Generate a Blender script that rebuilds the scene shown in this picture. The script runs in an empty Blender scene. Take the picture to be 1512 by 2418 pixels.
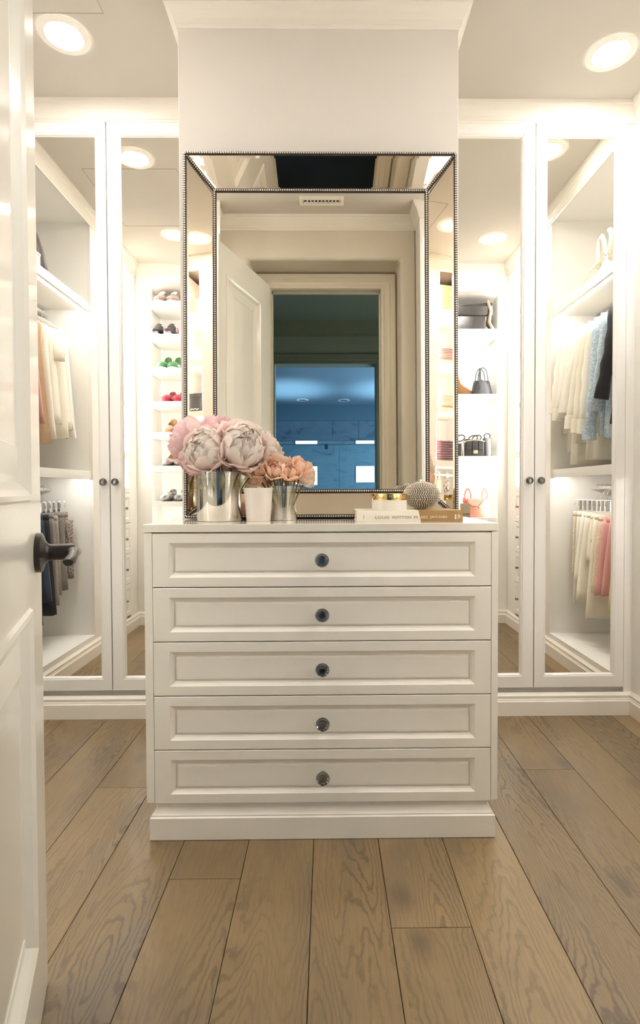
import bpy, bmesh, math, random
from mathutils import Vector, Matrix, noise
C = bpy.context.scene.collection
SC = bpy.context.scene
PI = math.pi
R = random.Random(7)
# ------------------------------------------------------------------ camera, world, light, exposure
W_, H_ = 1512, 2418
FPX, PPX, PPY = 1300.0, 785.8, 1187.9
cd = bpy.data.cameras.new('camera'); cam = bpy.data.objects.new('camera', cd); C.objects.link(cam)
cd.sensor_fit = 'VERTICAL'; cd.sensor_height = 24.0; cd.lens = FPX / H_ * 24.0
cd.shift_x = (W_ / 2 - PPX) / H_; cd.shift_y = (PPY - H_ / 2) / H_
cd.clip_start = .02; cd.clip_end = 60
cam.matrix_world = Matrix.Translation((0, 0, 1.03)) @ Matrix.Rotation(-.0106, 4, 'Z') @ Matrix.Rotation(PI / 2 - .0226, 4, 'X') @ Matrix.Rotation(-.0036, 4, 'Z')
SC.camera = cam
wd = bpy.data.worlds.new('world'); SC.world = wd; wd.use_nodes = True
wd.node_tree.nodes['Background'].inputs[0].default_value = (.5, .62, .8, 1)
wd.node_tree.nodes['Background'].inputs[1].default_value = .15
SC.view_settings.view_transform = 'Standard'; SC.view_settings.look = 'None'
SC.view_settings.exposure = 1.30; SC.view_settings.gamma = 1.0; SC.view_settings.use_curve_mapping = False
SC.cycles.max_bounces = 14; SC.cycles.diffuse_bounces = 7; SC.cycles.glossy_bounces = 8; SC.cycles.transmission_bounces = 10
SC.cycles.transparent_max_bounces = 16; SC.cycles.blur_glossy = .6; SC.cycles.sample_clamp_indirect = 6.0
LAMP = 90.0          # ceiling lens radiance
LED = 22.0            # shelf strip radiance
LAMP_COL = (1.0, .968, .928); LED_COL = (1.0, .985, .96)

# ------------------------------------------------------------------ materials
def srgb(r, g, b):
    f = lambda c: (c / 255 / 12.92) if c / 255 <= .04045 else ((c / 255 + .055) / 1.055) ** 2.4
    return (f(r), f(g), f(b), 1)
def new_mat(name):
    m = bpy.data.materials.new(name); m.use_nodes = True
    return m, m.node_tree, m.node_tree.nodes['Principled BSDF']
def link(t, a, b): t.links.new(a, b)
def mat(name, col, rough=.5, metal=0, coat=0, var=0.0, vscale=6, bump=0.0, bscale=60, trans=0, ior=1.45, sheen=0, spec=None):
    m, t, p = new_mat(name); n = t.nodes
    p.inputs['Base Color'].default_value = col; p.inputs['Roughness'].default_value = rough
    p.inputs['Metallic'].default_value = metal; p.inputs['Coat Weight'].default_value = coat
    p.inputs['Coat Roughness'].default_value = .08; p.inputs['IOR'].default_value = ior
    if trans: p.inputs['Transmission Weight'].default_value = trans
    if sheen: p.inputs['Sheen Weight'].default_value = sheen
    if spec is not None: p.inputs['Specular IOR Level'].default_value = spec
    if var or bump:
        tc = n.new('ShaderNodeTexCoord')
    if var:
        nz = n.new('ShaderNodeTexNoise'); nz.inputs['Scale'].default_value = vscale; nz.inputs['Detail'].default_value = 4
        link(t, tc.outputs['Object'], nz.inputs['Vector'])
        mx = n.new('ShaderNodeMix'); mx.data_type = 'RGBA'
        mx.inputs[6].default_value = tuple(c * (1 - var) for c in col[:3]) + (1,); mx.inputs[7].default_value = tuple(min(1, c * (1 + var * .6)) for c in col[:3]) + (1,)
        link(t, nz.outputs['Fac'], mx.inputs[0]); link(t, mx.outputs[2], p.inputs['Base Color'])
    if bump:
        nb = n.new('ShaderNodeTexNoise'); nb.inputs['Scale'].default_value = bscale; nb.inputs['Detail'].default_value = 3
        link(t, tc.outputs['Object'], nb.inputs['Vector'])
        bp = n.new('ShaderNodeBump'); bp.inputs['Strength'].default_value = bump; bp.inputs['Distance'].default_value = .002
        link(t, nb.outputs['Fac'], bp.inputs['Height']); link(t, bp.outputs[0], p.inputs['Normal'])
    return m
def emit(name, col, s):
    m, t, p = new_mat(name)
    p.inputs['Base Color'].default_value = (.8, .8, .8, 1); p.inputs['Emission Color'].default_value = tuple(col) + (1,)
    p.inputs['Emission Strength'].default_value = s
    return m
def mirror_mat(name, col, rough=0.0):
    m, t, p = new_mat(name)
    p.inputs['Base Color'].default_value = col; p.inputs['Metallic'].default_value = 1; p.inputs['Roughness'].default_value = rough
    return m
PAINT = mat('cabinet_paint', (.82, .80, .755, 1), .32, coat=.25)
PAINT2 = mat('closet_lining_paint', (.84, .825, .79, 1), .55)
DRESS = mat('dresser_paint', (.84, .805, .735, 1), .30, coat=.3)
DOORP = mat('door_enamel', (.77, .735, .66, 1), .30, coat=.5)
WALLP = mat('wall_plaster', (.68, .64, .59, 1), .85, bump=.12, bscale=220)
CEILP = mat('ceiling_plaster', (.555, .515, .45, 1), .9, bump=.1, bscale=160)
TRIMP = mat('trim_paint', (.80, .755, .675, 1), .35)
CASEP = mat('casing_paint', (.70, .64, .52, 1), .4)
MIRR = mirror_mat('silvered_glass', (.93, .915, .87, 1))
MIRC = mirror_mat('clear_mirror_glass', (.88, .865, .80, 1))
MIRB = mirror_mat('warm_mirror_glass', (.86, .78, .66, 1))
CHROME = mirror_mat('chrome', (.85, .85, .86, 1), .08)
GOLD = mirror_mat('gold_foil', (.83, .62, .27, 1), .14)
PEWTER = mirror_mat('pewter_beads', (.80, .74, .66, 1), .30)
BRONZE = mat('dark_bronze_backing', (.055, .045, .038, 1), .45, metal=.4)
ORB = mat('oil_rubbed_bronze', (.028, .022, .018, 1), .33, metal=.35, coat=.2)
GLASS = mat('crystal_glass', (1, 1, 1, 1), .0, trans=1, ior=1.55)
LENS = emit('lamp_lens', LAMP_COL, LAMP)
LEDM = emit('led_strip', LED_COL, LED); LEDV = emit('led_strip_cabinet', LED_COL, LED * 1.5)
DARK = mat('dark_gap', (.02, .018, .015, 1), .9)
HALLP = mat('hall_paint', (.34, .38, .32, 1), .8)
HALLF = mat('hall_floor', (.012, .010, .008, 1), .6)

def wood_mat():
    m, t, p = new_mat('oak_planks'); n = t.nodes
    def N(k, **kw):
        x = n.new(k)
        for a, b in kw.items(): setattr(x, a, b)
        return x
    tc = N('ShaderNodeTexCoord'); oi = N('ShaderNodeObjectInfo')
    off = N('ShaderNodeCombineXYZ')
    mu = N('ShaderNodeMath', operation='MULTIPLY'); mu.inputs[1].default_value = 57.0; link(t, oi.outputs['Random'], mu.inputs[0])
    mu2 = N('ShaderNodeMath', operation='MULTIPLY'); mu2.inputs[1].default_value = 31.0; link(t, oi.outputs['Random'], mu2.inputs[0])
    link(t, mu.outputs[0], off.inputs[0]); link(t, mu2.outputs[0], off.inputs[1])
    ad = N('ShaderNodeVectorMath', operation='ADD'); link(t, tc.outputs['Object'], ad.inputs[0]); link(t, off.outputs[0], ad.inputs[1])
    def mp(s):
        q = N('ShaderNodeMapping'); q.inputs['Scale'].default_value = s; link(t, ad.outputs[0], q.inputs['Vector']); return q
    # growth-ring contour lines (cathedral figure)
    m1 = mp((7.5, .95, 1)); n1 = N('ShaderNodeTexNoise'); n1.inputs['Scale'].default_value = 1; n1.inputs['Detail'].default_value = 1.6; n1.inputs['Roughness'].default_value = .35; n1.inputs['Distortion'].default_value = .25
    link(t, m1.outputs[0], n1.inputs['Vector'])
    k = N('ShaderNodeMath', operation='MULTIPLY'); k.inputs[1].default_value = 190; link(t, n1.outputs['Fac'], k.inputs[0])
    wob = N('ShaderNodeTexNoise'); wob.inputs['Scale'].default_value = 1; wob.inputs['Detail'].default_value = 3; mw = mp((60, 26, 1)); link(t, mw.outputs[0], wob.inputs['Vector'])
    wk = N('ShaderNodeMath', operation='MULTIPLY_ADD'); wk.inputs[1].default_value = 8.0; link(t, wob.outputs['Fac'], wk.inputs[0]); link(t, k.outputs[0], wk.inputs[2])
    sn = N('ShaderNodeMath', operation='SINE'); link(t, wk.outputs[0], sn.inputs[0])
    rr = N('ShaderNodeMapRange'); rr.inputs[1].default_value = .1; rr.inputs[2].default_value = 1.0; link(t, sn.outputs[0], rr.inputs[0])
    # where the figure shows strongly
    mk = mp((3.0, .8, 1)); nk = N('ShaderNodeTexNoise'); nk.inputs['Scale'].default_value = 1; nk.inputs['Detail'].default_value = 1; link(t, mk.outputs[0], nk.inputs['Vector'])
    mr = N('ShaderNodeMapRange'); mr.inputs[1].default_value = .42; mr.inputs[2].default_value = .66; mr.inputs[3].default_value = .12; link(t, nk.outputs['Fac'], mr.inputs[0])
    lines = N('ShaderNodeMath', operation='MULTIPLY'); link(t, rr.outputs[0], lines.inputs[0]); link(t, mr.outputs[0], lines.inputs[1])
    # fine pores
    m2 = mp((190, 9, 1)); n2 = N('ShaderNodeTexNoise'); n2.inputs['Scale'].default_value = 1; n2.inputs['Detail'].default_value = 5; n2.inputs['Roughness'].default_value = .65; link(t, m2.outputs[0], n2.inputs['Vector'])
    # broad tone + grey smoky patches
    m3 = mp((5, 1.6, 1)); n3 = N('ShaderNodeTexNoise'); n3.inputs['Scale'].default_value = 1; n3.inputs['Detail'].default_value = 3; link(t, m3.outputs[0], n3.inputs['Vector'])
    base = N('ShaderNodeMix', data_type='RGBA'); base.inputs[6].default_value = srgb(112, 92, 63); base.inputs[7].default_value = srgb(152, 129, 93)
    link(t, n2.outputs['Fac'], base.inputs[0])
    rnd = N('ShaderNodeMapRange'); rnd.inputs[3].default_value = .74; rnd.inputs[4].default_value = 1.06; link(t, oi.outputs['Random'], rnd.inputs[0])
    hs = N('ShaderNodeHueSaturation'); link(t, rnd.outputs[0], hs.inputs['Value']); link(t, base.outputs[2], hs.inputs['Color'])
    pr = N('ShaderNodeMapRange'); pr.inputs[1].default_value = .52; pr.inputs[2].default_value = .72; pr.inputs[4].default_value = .55; link(t, n3.outputs['Fac'], pr.inputs[0])
    gm = N('ShaderNodeMix', data_type='RGBA'); gm.inputs[7].default_value = srgb(98, 88, 74); link(t, pr.outputs[0], gm.inputs[0]); link(t, hs.outputs[0], gm.inputs[6])
    lf = N('ShaderNodeMath', operation='MULTIPLY'); lf.inputs[1].default_value = .72; link(t, lines.outputs[0], lf.inputs[0])
    lm = N('ShaderNodeMix', data_type='RGBA'); lm.inputs[7].default_value = srgb(66, 55, 42); link(t, lf.outputs[0], lm.inputs[0]); link(t, gm.outputs[2], lm.inputs[6])
    # dark knots
    m4 = mp((4.2, 2.3, 1)); vo = N('ShaderNodeTexVoronoi'); vo.inputs['Scale'].default_value = 1; link(t, m4.outputs[0], vo.inputs['Vector'])
    kr = N('ShaderNodeMapRange'); kr.inputs[1].default_value = .03; kr.inputs[2].default_value = .16; kr.inputs[3].default_value = .5; kr.inputs[4].default_value = 0; link(t, vo.outputs['Distance'], kr.inputs[0])
    km = N('ShaderNodeMix', data_type='RGBA'); km.inputs[7].default_value = srgb(66, 58, 50); link(t, kr.outputs[0], km.inputs[0]); link(t, lm.outputs[2], km.inputs[6])
    link(t, km.outputs[2], p.inputs['Base Color'])
    p.inputs['Roughness'].default_value = .42
    bp = N('ShaderNodeBump'); bp.inputs['Strength'].default_value = .25; bp.inputs['Distance'].default_value = .001
    link(t, n2.outputs['Fac'], bp.inputs['Height']); link(t, bp.outputs[0], p.inputs['Normal'])
    return m
OAK = wood_mat()

# ------------------------------------------------------------------ mesh helpers
def chain_off(p):
    v = Vector((0, 0, 0))
    while p is not None: v += p.location; p = p.parent
    return v
class B:
    def __init__(s): s.m = bmesh.new()
    def quad(s, a, b, c, d):
        try: return s.m.faces.new([s.m.verts.new(q) for q in (a, b, c, d)])
        except ValueError: pass
    def box(s, x0, x1, y0, y1, z0, z1):
        r = bmesh.ops.create_cube(s.m, size=1)
        for v in r['verts']:
            v.co = Vector(((x0 + x1) / 2 + v.co.x * (x1 - x0), (y0 + y1) / 2 + v.co.y * (y1 - y0), (z0 + z1) / 2 + v.co.z * (z1 - z0)))
        return s
    def rings(s, rings, close=True, cap0=True, cap1=True):
        L = [[s.m.verts.new(p) for p in r] for r in rings]; n = len(L[0])
        for a, b in zip(L, L[1:]):
            for i in range(n if close else n - 1):
                j = (i + 1) % n
                try: s.m.faces.new((a[i], a[j], b[j], b[i]))
                except ValueError: pass
        if cap0 and close: s.m.faces.new(list(reversed(L[0])))
        if cap1 and close: s.m.faces.new(L[-1])
        return s
    def lathe(s, prof, c=(0, 0, 0), n=32, cap0=True, cap1=True, sx=1, sy=1):
        return s.rings([[(c[0] + r * sx * math.cos(2 * PI * i / n), c[1] + r * sy * math.sin(2 * PI * i / n), c[2] + z) for i in range(n)] for r, z in prof], True, cap0, cap1)
    def cyl(s, p0, p1, r0, r1=None, n=12):
        return s.tube([p0, p1], [r0, r0 if r1 is None else r1], n)
    def tube(s, pts, r, n=8, caps=True, flat=1.0):
        pts = [Vector(p) for p in pts]; N = len(pts)
        rs = r if isinstance(r, (list, tuple)) else [r] * N
        rings = []; up = None
        for i, p in enumerate(pts):
            d = (pts[min(i + 1, N - 1)] - pts[max(i - 1, 0)]).normalized()
            if up is None: up = Vector((0, 0, 1)) if abs(d.z) < .9 else Vector((0, 1, 0))
            a = d.cross(up)
            if a.length < 1e-5: a = d.orthogonal()
            a.normalize(); b = a.cross(d).normalized(); up = b
            rings.append([p + (a * math.cos(2 * PI * k / n) + b * flat * math.sin(2 * PI * k / n)) * rs[i] for k in range(n)])
        return s.rings(rings, True, caps, caps)
    def ball(s, c, r, u=10, v=7, sc=(1, 1, 1)):
        q = bmesh.ops.create_uvsphere(s.m, u_segments=u, v_segments=v, radius=r)
        for x in q['verts']: x.co = Vector((c[0] + x.co.x * sc[0], c[1] + x.co.y * sc[1], c[2] + x.co.z * sc[2]))
        return s
    def panel(s, O, U, V, N, w, h, prof, close=True):
        """concentric rectangles on a face: prof = (inset_u, inset_v, depth); N points INTO the surface"""
        O, U, V, N = map(Vector, (O, U, V, N)); rings = []
        for iu, iv, d in prof:
            rings.append([O + U * a + V * b + N * d for a, b in ((iu, iv), (w - iu, iv), (w - iu, h - iv), (iu, h - iv))])
        return s.rings(rings, True, False, close)
    def sweep(s, prof, p0, p1, up=(0, 0, 1), out=None, m0=0, m1=0):
        """profile (outward, up) swept from p0 to p1; m0/m1 = mitre slope of the outward coordinate at each end"""
        p0, p1 = Vector(p0), Vector(p1); d = (p1 - p0).normalized(); up = Vector(up); o = Vector(out)
        r0 = [p0 + o * a + up * b + d * (a * m0) for a, b in prof]; r1 = [p1 + o * a + up * b + d * (a * m1) for a, b in prof]
        return s.rings([r0, r1])
def obj(name, b, m, parent=None, smooth=False, bevel=0, kind=None, label=None):
    bm = b.m; bmesh.ops.recalc_face_normals(bm, faces=bm.faces)
    off = chain_off(parent)
    if off.length: bmesh.ops.translate(bm, verts=bm.verts, vec=-off)
    me = bpy.data.meshes.new(name); bm.to_mesh(me); bm.free()
    if smooth:
        for p in me.polygons: p.use_smooth = True
        if smooth != 'all': me.set_sharp_from_angle(angle=math.radians(smooth if smooth is not True else 40))
    for q in (m if isinstance(m, (list, tuple)) else [m]): me.materials.append(q)
    o = bpy.data.objects.new(name, me); C.objects.link(o)
    if parent is not None: o.parent = parent
    if bevel:
        md = o.modifiers.new('bevel', 'BEVEL'); md.width = bevel; md.segments = 2; md.limit_method = 'ANGLE'; md.angle_limit = math.radians(50)
    if kind: o['kind'] = kind
    if label: o['label'] = label
    return o
def tag(o, label, cat, group=None, kind=None):
    o['label'] = label; o['category'] = cat
    if group: o['group'] = group
    if kind: o['kind'] = kind
    return o
def thing(name, label, cat, loc=(0, 0, 0), group=None):
    o = bpy.data.objects.new(name, None); C.objects.link(o); o.location = loc; o.empty_display_size = .05
    return tag(o, label, cat, group)
def copy_tree(o, parent=None):
    c = o.copy(); C.objects.link(c)
    if parent is not None: c.parent = parent
    for ch in o.children: copy_tree(ch, c)
    return c
def dup(root, loc, rot=None, label=None, group=None):
    c = copy_tree(root); c.location = loc
    if rot is not None: c.rotation_euler = rot
    if label: c['label'] = label
    if group: c['group'] = group
    return c
def S(name, b, m, bevel=0, parent=None): return obj(name, b, m, parent, bevel=bevel, kind='structure')

# ------------------------------------------------------------------ room dimensions (metres, y away from the camera)
XL, XR, YF, YB, ZC = -1.46, 1.40, .62, 2.50, 2.752     # faces of side closets, entry wall, back wardrobes, ceiling
YC = .77                                               # face of cabinets on the entry wall
# floor with separate planks
fl = S('floor', B().box(-2.2, 2.15, .40, 3.2, -.06, -.012), DARK)
joints = [.148 + .1905 * k for k in range(-9, 8)]
br = {-3: [1.444], 0: [1.272], 3: [1.997], -4: [.62, 2.42], 1: [2.25], 2: [.9], 4: [1.0], -2: [2.1], -1: [.7], -5: [1.9]}
for i, x0 in enumerate(joints):
    k = i - 9
    ys = [.40] + sorted(br.get(k, [R.uniform(.8, 2.2)])) + [2.52]
    for a, b_ in zip(ys, ys[1:]):
        w = .1905 - .0016; h = b_ - a - .0016
        b = B().box(-w / 2, w / 2, -h / 2, h / 2, -.012, 0)
        p = obj('plank', b, OAK, None, bevel=.0012)
        p.parent = fl; p.location = (x0 + .09525, (a + b_) / 2, 0)
# ceiling with joint lines of the attic hatch
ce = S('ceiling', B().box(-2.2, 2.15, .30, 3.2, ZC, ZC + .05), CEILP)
hb = B()
for (a, b_, c, d) in ((-1.30, -.80, 2.03, 2.033), (-1.30, -.80, 1.395, 1.398), (-.80, -.797, 1.395, 2.033), (-1.303, -1.30, 1.395, 2.033)):
    hb.box(a, b_, c, d, ZC - .0012, ZC + .001)
S('trim_9', hb, mat('hatch_joint', (.40, .35, .27, 1), .9))
# outer walls
S('wall_left', B().box(-2.2, -2.15, .30, 3.2, 0, ZC), WALLP)
S('wall_right', B().box(2.08, 2.15, .30, 3.2, 0, ZC), WALLP)
S('wall_back', B().box(-2.2, 2.15, 3.14, 3.2, 0, ZC), WALLP)
# entry wall with niche
NX0, NX1, NZ, NY = -.475, .452, 2.495, .43
DX, DZ = .350, 2.392
wfm = mat('entry_wall_plaster', (.66, .60, .50, 1), .85, bump=.12, bscale=220)
wf = B(); wp = [(-.66, 0), (NX0, 0), (NX0, NZ), (NX1, NZ), (NX1, 0), (.545, 0), (.545, ZC), (-.66, ZC)]
wf.rings([[(x, .30, z) for x, z in wp], [(x, YF, z) for x, z in wp]])
wfo = S('wall_front', wf, wfm, bevel=.018); wfo.modifiers[0].segments = 4; [setattr(p, 'use_smooth', True) for p in wfo.data.polygons]; wfo.data.set_sharp_from_angle(angle=3.1); wfo.modifiers[0].harden_normals = True
wf = B(); wf.box(-2.2, -.66, .30, .38, 0, ZC).box(.545, 2.15, .30, .38, 0, ZC)
wf.box(NX0, -DX - .015, .36, NY, 0, NZ).box(DX + .015, NX1, .36, NY, 0, NZ).box(-DX - .015, DX + .015, .36, NY, DZ + .015, NZ)
S('wall_niche', wf, wfm)
# door jamb and casing (trim)
jb = B(); jb.box(-DX - .015, -DX, .355, NY + .002, 0, DZ).box(DX, DX + .015, .355, NY + .002, 0, DZ).box(-DX - .015, DX + .015, .355, NY + .002, DZ, DZ + .015)
jb.box(-DX, -DX + .008, .365, .385, 0, DZ).box(DX - .008, DX, .365, .385, 0, DZ).box(-DX, DX, .365, .385, DZ - .008, DZ)
S('trim_7', jb, CASEP)
cs = B(); CW = .088
cp = [(0, 0), (0, .010), (.012, .014), (.020, .009), (.038, .012), (.046, .018), (.060, .018), (.066, .024), (.084, .027), (CW, .022), (CW, 0)]
def casing(b, yw, sg):
    for sx in (-1, 1):
        r0 = [(sx * (DX + .004 + a), yw + sg * c, 0) for a, c in cp]; r1 = [(sx * (DX + .004 + a), yw + sg * c, DZ + .004 + a) for a, c in cp]
        b.rings([r0, r1])
    b.rings([[(-(DX + .004 + a), yw + sg * c, DZ + .004 + a) for a, c in cp], [((DX + .004 + a), yw + sg * c, DZ + .004 + a) for a, c in cp]])
casing(cs, NY, 1); S('trim_8', cs, CASEP)
# crown moulding
CR = [(0, -.079), (.004, -.079), (.008, -.070), (.012, -.068), (.016, -.052), (.028, -.034), (.042, -.022), (.046, -.014), (.052, -.012), (.056, 0), (0, 0)]
CR = [(a * .8, b_) for a, b_ in CR]
S('trim_1', B().sweep(CR, (XL, YB, ZC), (XR, YB, ZC), out=(0, -1, 0), m0=1, m1=-1), TRIMP)
S('trim_2', B().sweep(CR, (XL, YC, ZC), (XL, YB, ZC), out=(1, 0, 0), m0=1, m1=-1), TRIMP)
S('trim_3', B().sweep(CR, (XR, YC, ZC), (XR, YB, ZC), out=(-1, 0, 0), m0=1, m1=-1), TRIMP)
ct = B()
ct.sweep(CR, (XL, YC, ZC), (-.66, YC, ZC), out=(0, 1, 0), m0=1, m1=1).sweep(CR, (.545, YC, ZC), (XR, YC, ZC), out=(0, 1, 0), m0=-1, m1=-1)
ct.sweep(CR, (-.66, YF, ZC), (.545, YF, ZC), out=(0, 1, 0), m0=1, m1=-1)
ct.sweep(CR, (-.66, YF, ZC), (-.66, YC, ZC), out=(1, 0, 0), m0=1, m1=1).sweep(CR, (.545, YF, ZC), (.545, YC, ZC), out=(-1, 0, 0), m0=1, m1=1)
S('trim_4', ct, TRIMP)
# central column with its crown
KX0, KX1, KY = -.524, .478, 2.0
S('wall_center', B().box(KX0, KX1, KY, YB + .02, 0, ZC), WALLP, bevel=.003)
cc = B()
cc.sweep(CR, (KX0, KY, ZC), (KX1, KY, ZC), out=(0, -1, 0), m0=-1, m1=1)
cc.sweep(CR, (KX0, KY, ZC), (KX0, YB, ZC), out=(-1, 0, 0), m0=-1, m1=0).sweep(CR, (KX1, KY, ZC), (KX1, YB, ZC), out=(1, 0, 0), m0=-1, m1=0)
S('trim_5', cc, TRIMP)
# baseboards
BB = [(0, 0), (.022, 0), (.022, .064), (.017, .068), (.017, .072), (.014, .076), (.015, .088), (.008, .095), (.004, .100), (0, .100)]
S('baseboard_back', B().sweep(BB, (XL, YB, 0), (XR, YB, 0), out=(0, -1, 0), m0=1, m1=-1), TRIMP)
S('baseboard_left', B().sweep(BB, (XL, YC, 0), (XL, YB, 0), out=(1, 0, 0), m0=1, m1=-1), TRIMP)
S('baseboard_right', B().sweep(BB, (XR, YC, 0), (XR, YB, 0), out=(-1, 0, 0), m0=1, m1=-1), TRIMP)
bf = B().sweep(BB, (XL, YC, 0), (-.66, YC, 0), out=(0, 1, 0), m0=1, m1=1).sweep(BB, (.545, YC, 0), (XR, YC, 0), out=(0, 1, 0), m0=-1, m1=-1)
bf.sweep(BB, (-.66, YF, 0), (NX0, YF, 0), out=(0, 1, 0)).sweep(BB, (NX1, YF, 0), (.545, YF, 0), out=(0, 1, 0))
S('baseboard_front', bf, TRIMP)

# ------------------------------------------------------------------ crystal knob (prototype mesh shared by all)
def knob_mesh():
    b = B(); n = 12
    prof = [(.0065, 0), (.0065, .006), (.011, .010), (.0205, .020), (.0215, .024), (.0175, .032), (.008, .036), (.0, .0362)]
    rings = [[(max(r, .0003) * math.cos(2 * PI * (i + (.5 if j % 2 else 0)) / n), -z, max(r, .0003) * math.sin(2 * PI * (i + (.5 if j % 2 else 0)) / n)) for i in range(n)] for j, (r, z) in enumerate(prof)]
    b.rings(rings); return b
KN = obj('knob', knob_mesh(), GLASS); KNM = KN.data; bpy.data.objects.remove(KN)
BSM = None
def knob_base():
    b = B(); b.rings([[(r * math.cos(2 * PI * i / 20), -z, r * math.sin(2 * PI * i / 20)) for i in range(20)] for r, z in ((.0125, 0), (.0125, .002), (.009, .0035), (.0055, .004), (.005, .022), (.0085, .024), (.0085, .026))]); return b
KB = obj('knob_base', knob_base(), mirror_mat('knob_metal', (.22, .215, .20, 1), .12), smooth=True); KBM = KB.data; bpy.data.objects.remove(KB)
def knob(parent, p, rz=0, s=1.0):
    # knob as one object holding both the metal stem and the crystal
    global KJ
    if KJ is None:
        me = bpy.data.meshes.new('knob'); bm = bmesh.new(); bm.from_mesh(KNM); n0 = len(bm.faces); bm.from_mesh(KBM); bm.faces.ensure_lookup_table()
        for f in bm.faces[n0:]: f.material_index = 1
        bm.to_mesh(me); bm.free(); me.materials.append(GLASS); me.materials.append(KBM.materials[0]); KJ = me
    o = bpy.data.objects.new('knob', KJ); C.objects.link(o); o.parent = parent; o.location = Vector(p) - chain_off(parent); o.rotation_euler = (0, 0, rz); o.scale = (s, s, s)
    o['label'] = 'faceted crystal knob'
    return o
KJ = None

# ------------------------------------------------------------------ dresser
DX0, DX1, DY, DT = -.534, .503, 1.607, .9333
dr = thing('dresser', 'cream five-drawer dresser with crystal knobs standing against the central column', 'dresser', (0, 1.8, 0))
b = B(); b.box(DX0, -.5105, DY, KY - .001, .112, .9085).box(.4835, DX1, DY, KY - .001, .112, .9085).box(-.5105, .4835, DY + .022, KY - .001, .10, .9085)
obj('body', b, DRESS, dr, bevel=.001)
obj('top', B().box(DX0 - .001, DX1 + .001, DY - .002, KY - .001, .9100, DT), mat('dresser_top_paint', (.78, .735, .65, 1), .12, coat=.6), dr, bevel=.0015)
PL = [(0, 0), (.003, .002), (.003, .066), (-.001, .069), (-.001, .073), (-.006, .079), (-.015, .090), (-.017, .098), (-.010, .101), (-.012, .106), (-.024, .108), (-.024, 0)]
b = B(); b.box(-.500, .470, DY + .02, KY - .002, 0, .108)
b.sweep(PL, (-.522, DY, 0), (.492, DY, 0), out=(0, -1, 0), m0=-1, m1=1)
b.sweep(PL, (-.522, DY, 0), (-.522, KY - .002, 0), out=(-1, 0, 0), m0=-1, m1=0).sweep(PL, (.492, DY, 0), (.492, KY - .002, 0), out=(1, 0, 0), m0=-1, m1=0)
obj('plinth', b, DRESS, dr)
def dprof(iu, iv, t=.02): return [(0, 0, t), (0, .0, .0012), (.0012, .0012, 0), (iu, iv, 0), (iu + .0015, iv + .0015, .0025), (iu + .007, iv + .007, .0065), (iu + .013, iv + .013, .0095), (iu + .014, iv + .014, .0115), (iu + .0165, iv + .0165, .0115), (iu + .0185, iv + .0185, .0065), (iu + .022, iv + .022, .0060)]
zs = [.9085, .7485, .5885, .4285, .2685, .1085]
for i in range(5):
    z1, z0 = zs[i] - .0022, zs[i + 1] + .0010
    w = .4825 + .5095
    b = B().panel((-.5095, DY, z0), (1, 0, 0), (0, 0, 1), (0, 1, 0), w, z1 - z0, dprof(.047, .0275))
    d = obj('drawer', b, DRESS, dr)
    knob(d, (-.0145, DY + .006, (z0 + z1) / 2), 0, .98)

# ------------------------------------------------------------------ back wardrobes with mirrored doors
def wardrobe(x0, x1, doors, knobs, label):
    t = thing('wardrobe', label, 'wardrobe', ((x0 + x1) / 2, YB, 0))
    b = B()
    b.box(x0, x1, YB + .022, YB + .60, .08, ZC - .002)
    lo, hi = min(d[0] for d in doors), max(d[1] for d in doors)
    if lo > x0 + .005: b.box(x0, lo - .002, YB, YB + .022, .09, ZC - .002)
    if hi < x1 - .005: b.box(hi + .002, x1, YB, YB + .022, .09, ZC - .002)
    b.box(lo - .002, hi + .002, YB, YB + .022, 2.677, ZC - .002)
    obj('carcass', b, PAINT, t)
    for (a, c, ga, gc), kx in zip(doors, knobs):
        b = B(); w, h = c - a, 2.673 - .123
        ia, ic = ga - a, c - gc
        O = Vector((a, YB - .002, .123))
        def rect(e, d, ga_=0):
            return [(a + e, YB - .002 + d, .123 + e), (c - e, YB - .002 + d, .123 + e), (c - e, YB - .002 + d, 2.673 - e), (a + e, YB - .002 + d, 2.673 - e)]
        def grect(e, d): return [(ga - e, YB - .002 + d, .187 - e), (gc + e, YB - .002 + d, .187 - e), (gc + e, YB - .002 + d, 2.615 + e), (ga - e, YB - .002 + d, 2.615 + e)]
        b.rings([rect(0, .021), rect(0, .001), rect(.001, 0), grect(.013, 0), grect(.011, .003), grect(.008, .002), grect(.004, .006), grect(.001, .013), grect(0, .0135)], True, False, False)
        d = obj('door', b, PAINT, t)
        obj('mirror_glass', B().box(ga - .004, gc + .004, YB + .0115, YB + .016, .183, 2.619), MIRR, d)
        knob(d, (kx, YB - .002, 1.072), 0, .82)
    return t
wl = wardrobe(XL, KX0 - .003, [(-1.392, -.981, -1.337, -1.033), (-.9765, -.566, -.916, -.620)], [-1.003, -.950], 'tall white wardrobe with two mirrored doors behind the flower side of the dresser')
wr = wardrobe(KX1 + .003, XR, [(.522, .9445, .580, .8815), (.9485, 1.360, 1.004, 1.306)], [.918, .971], 'tall white wardrobe with two mirrored doors behind the book side of the dresser')

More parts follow.
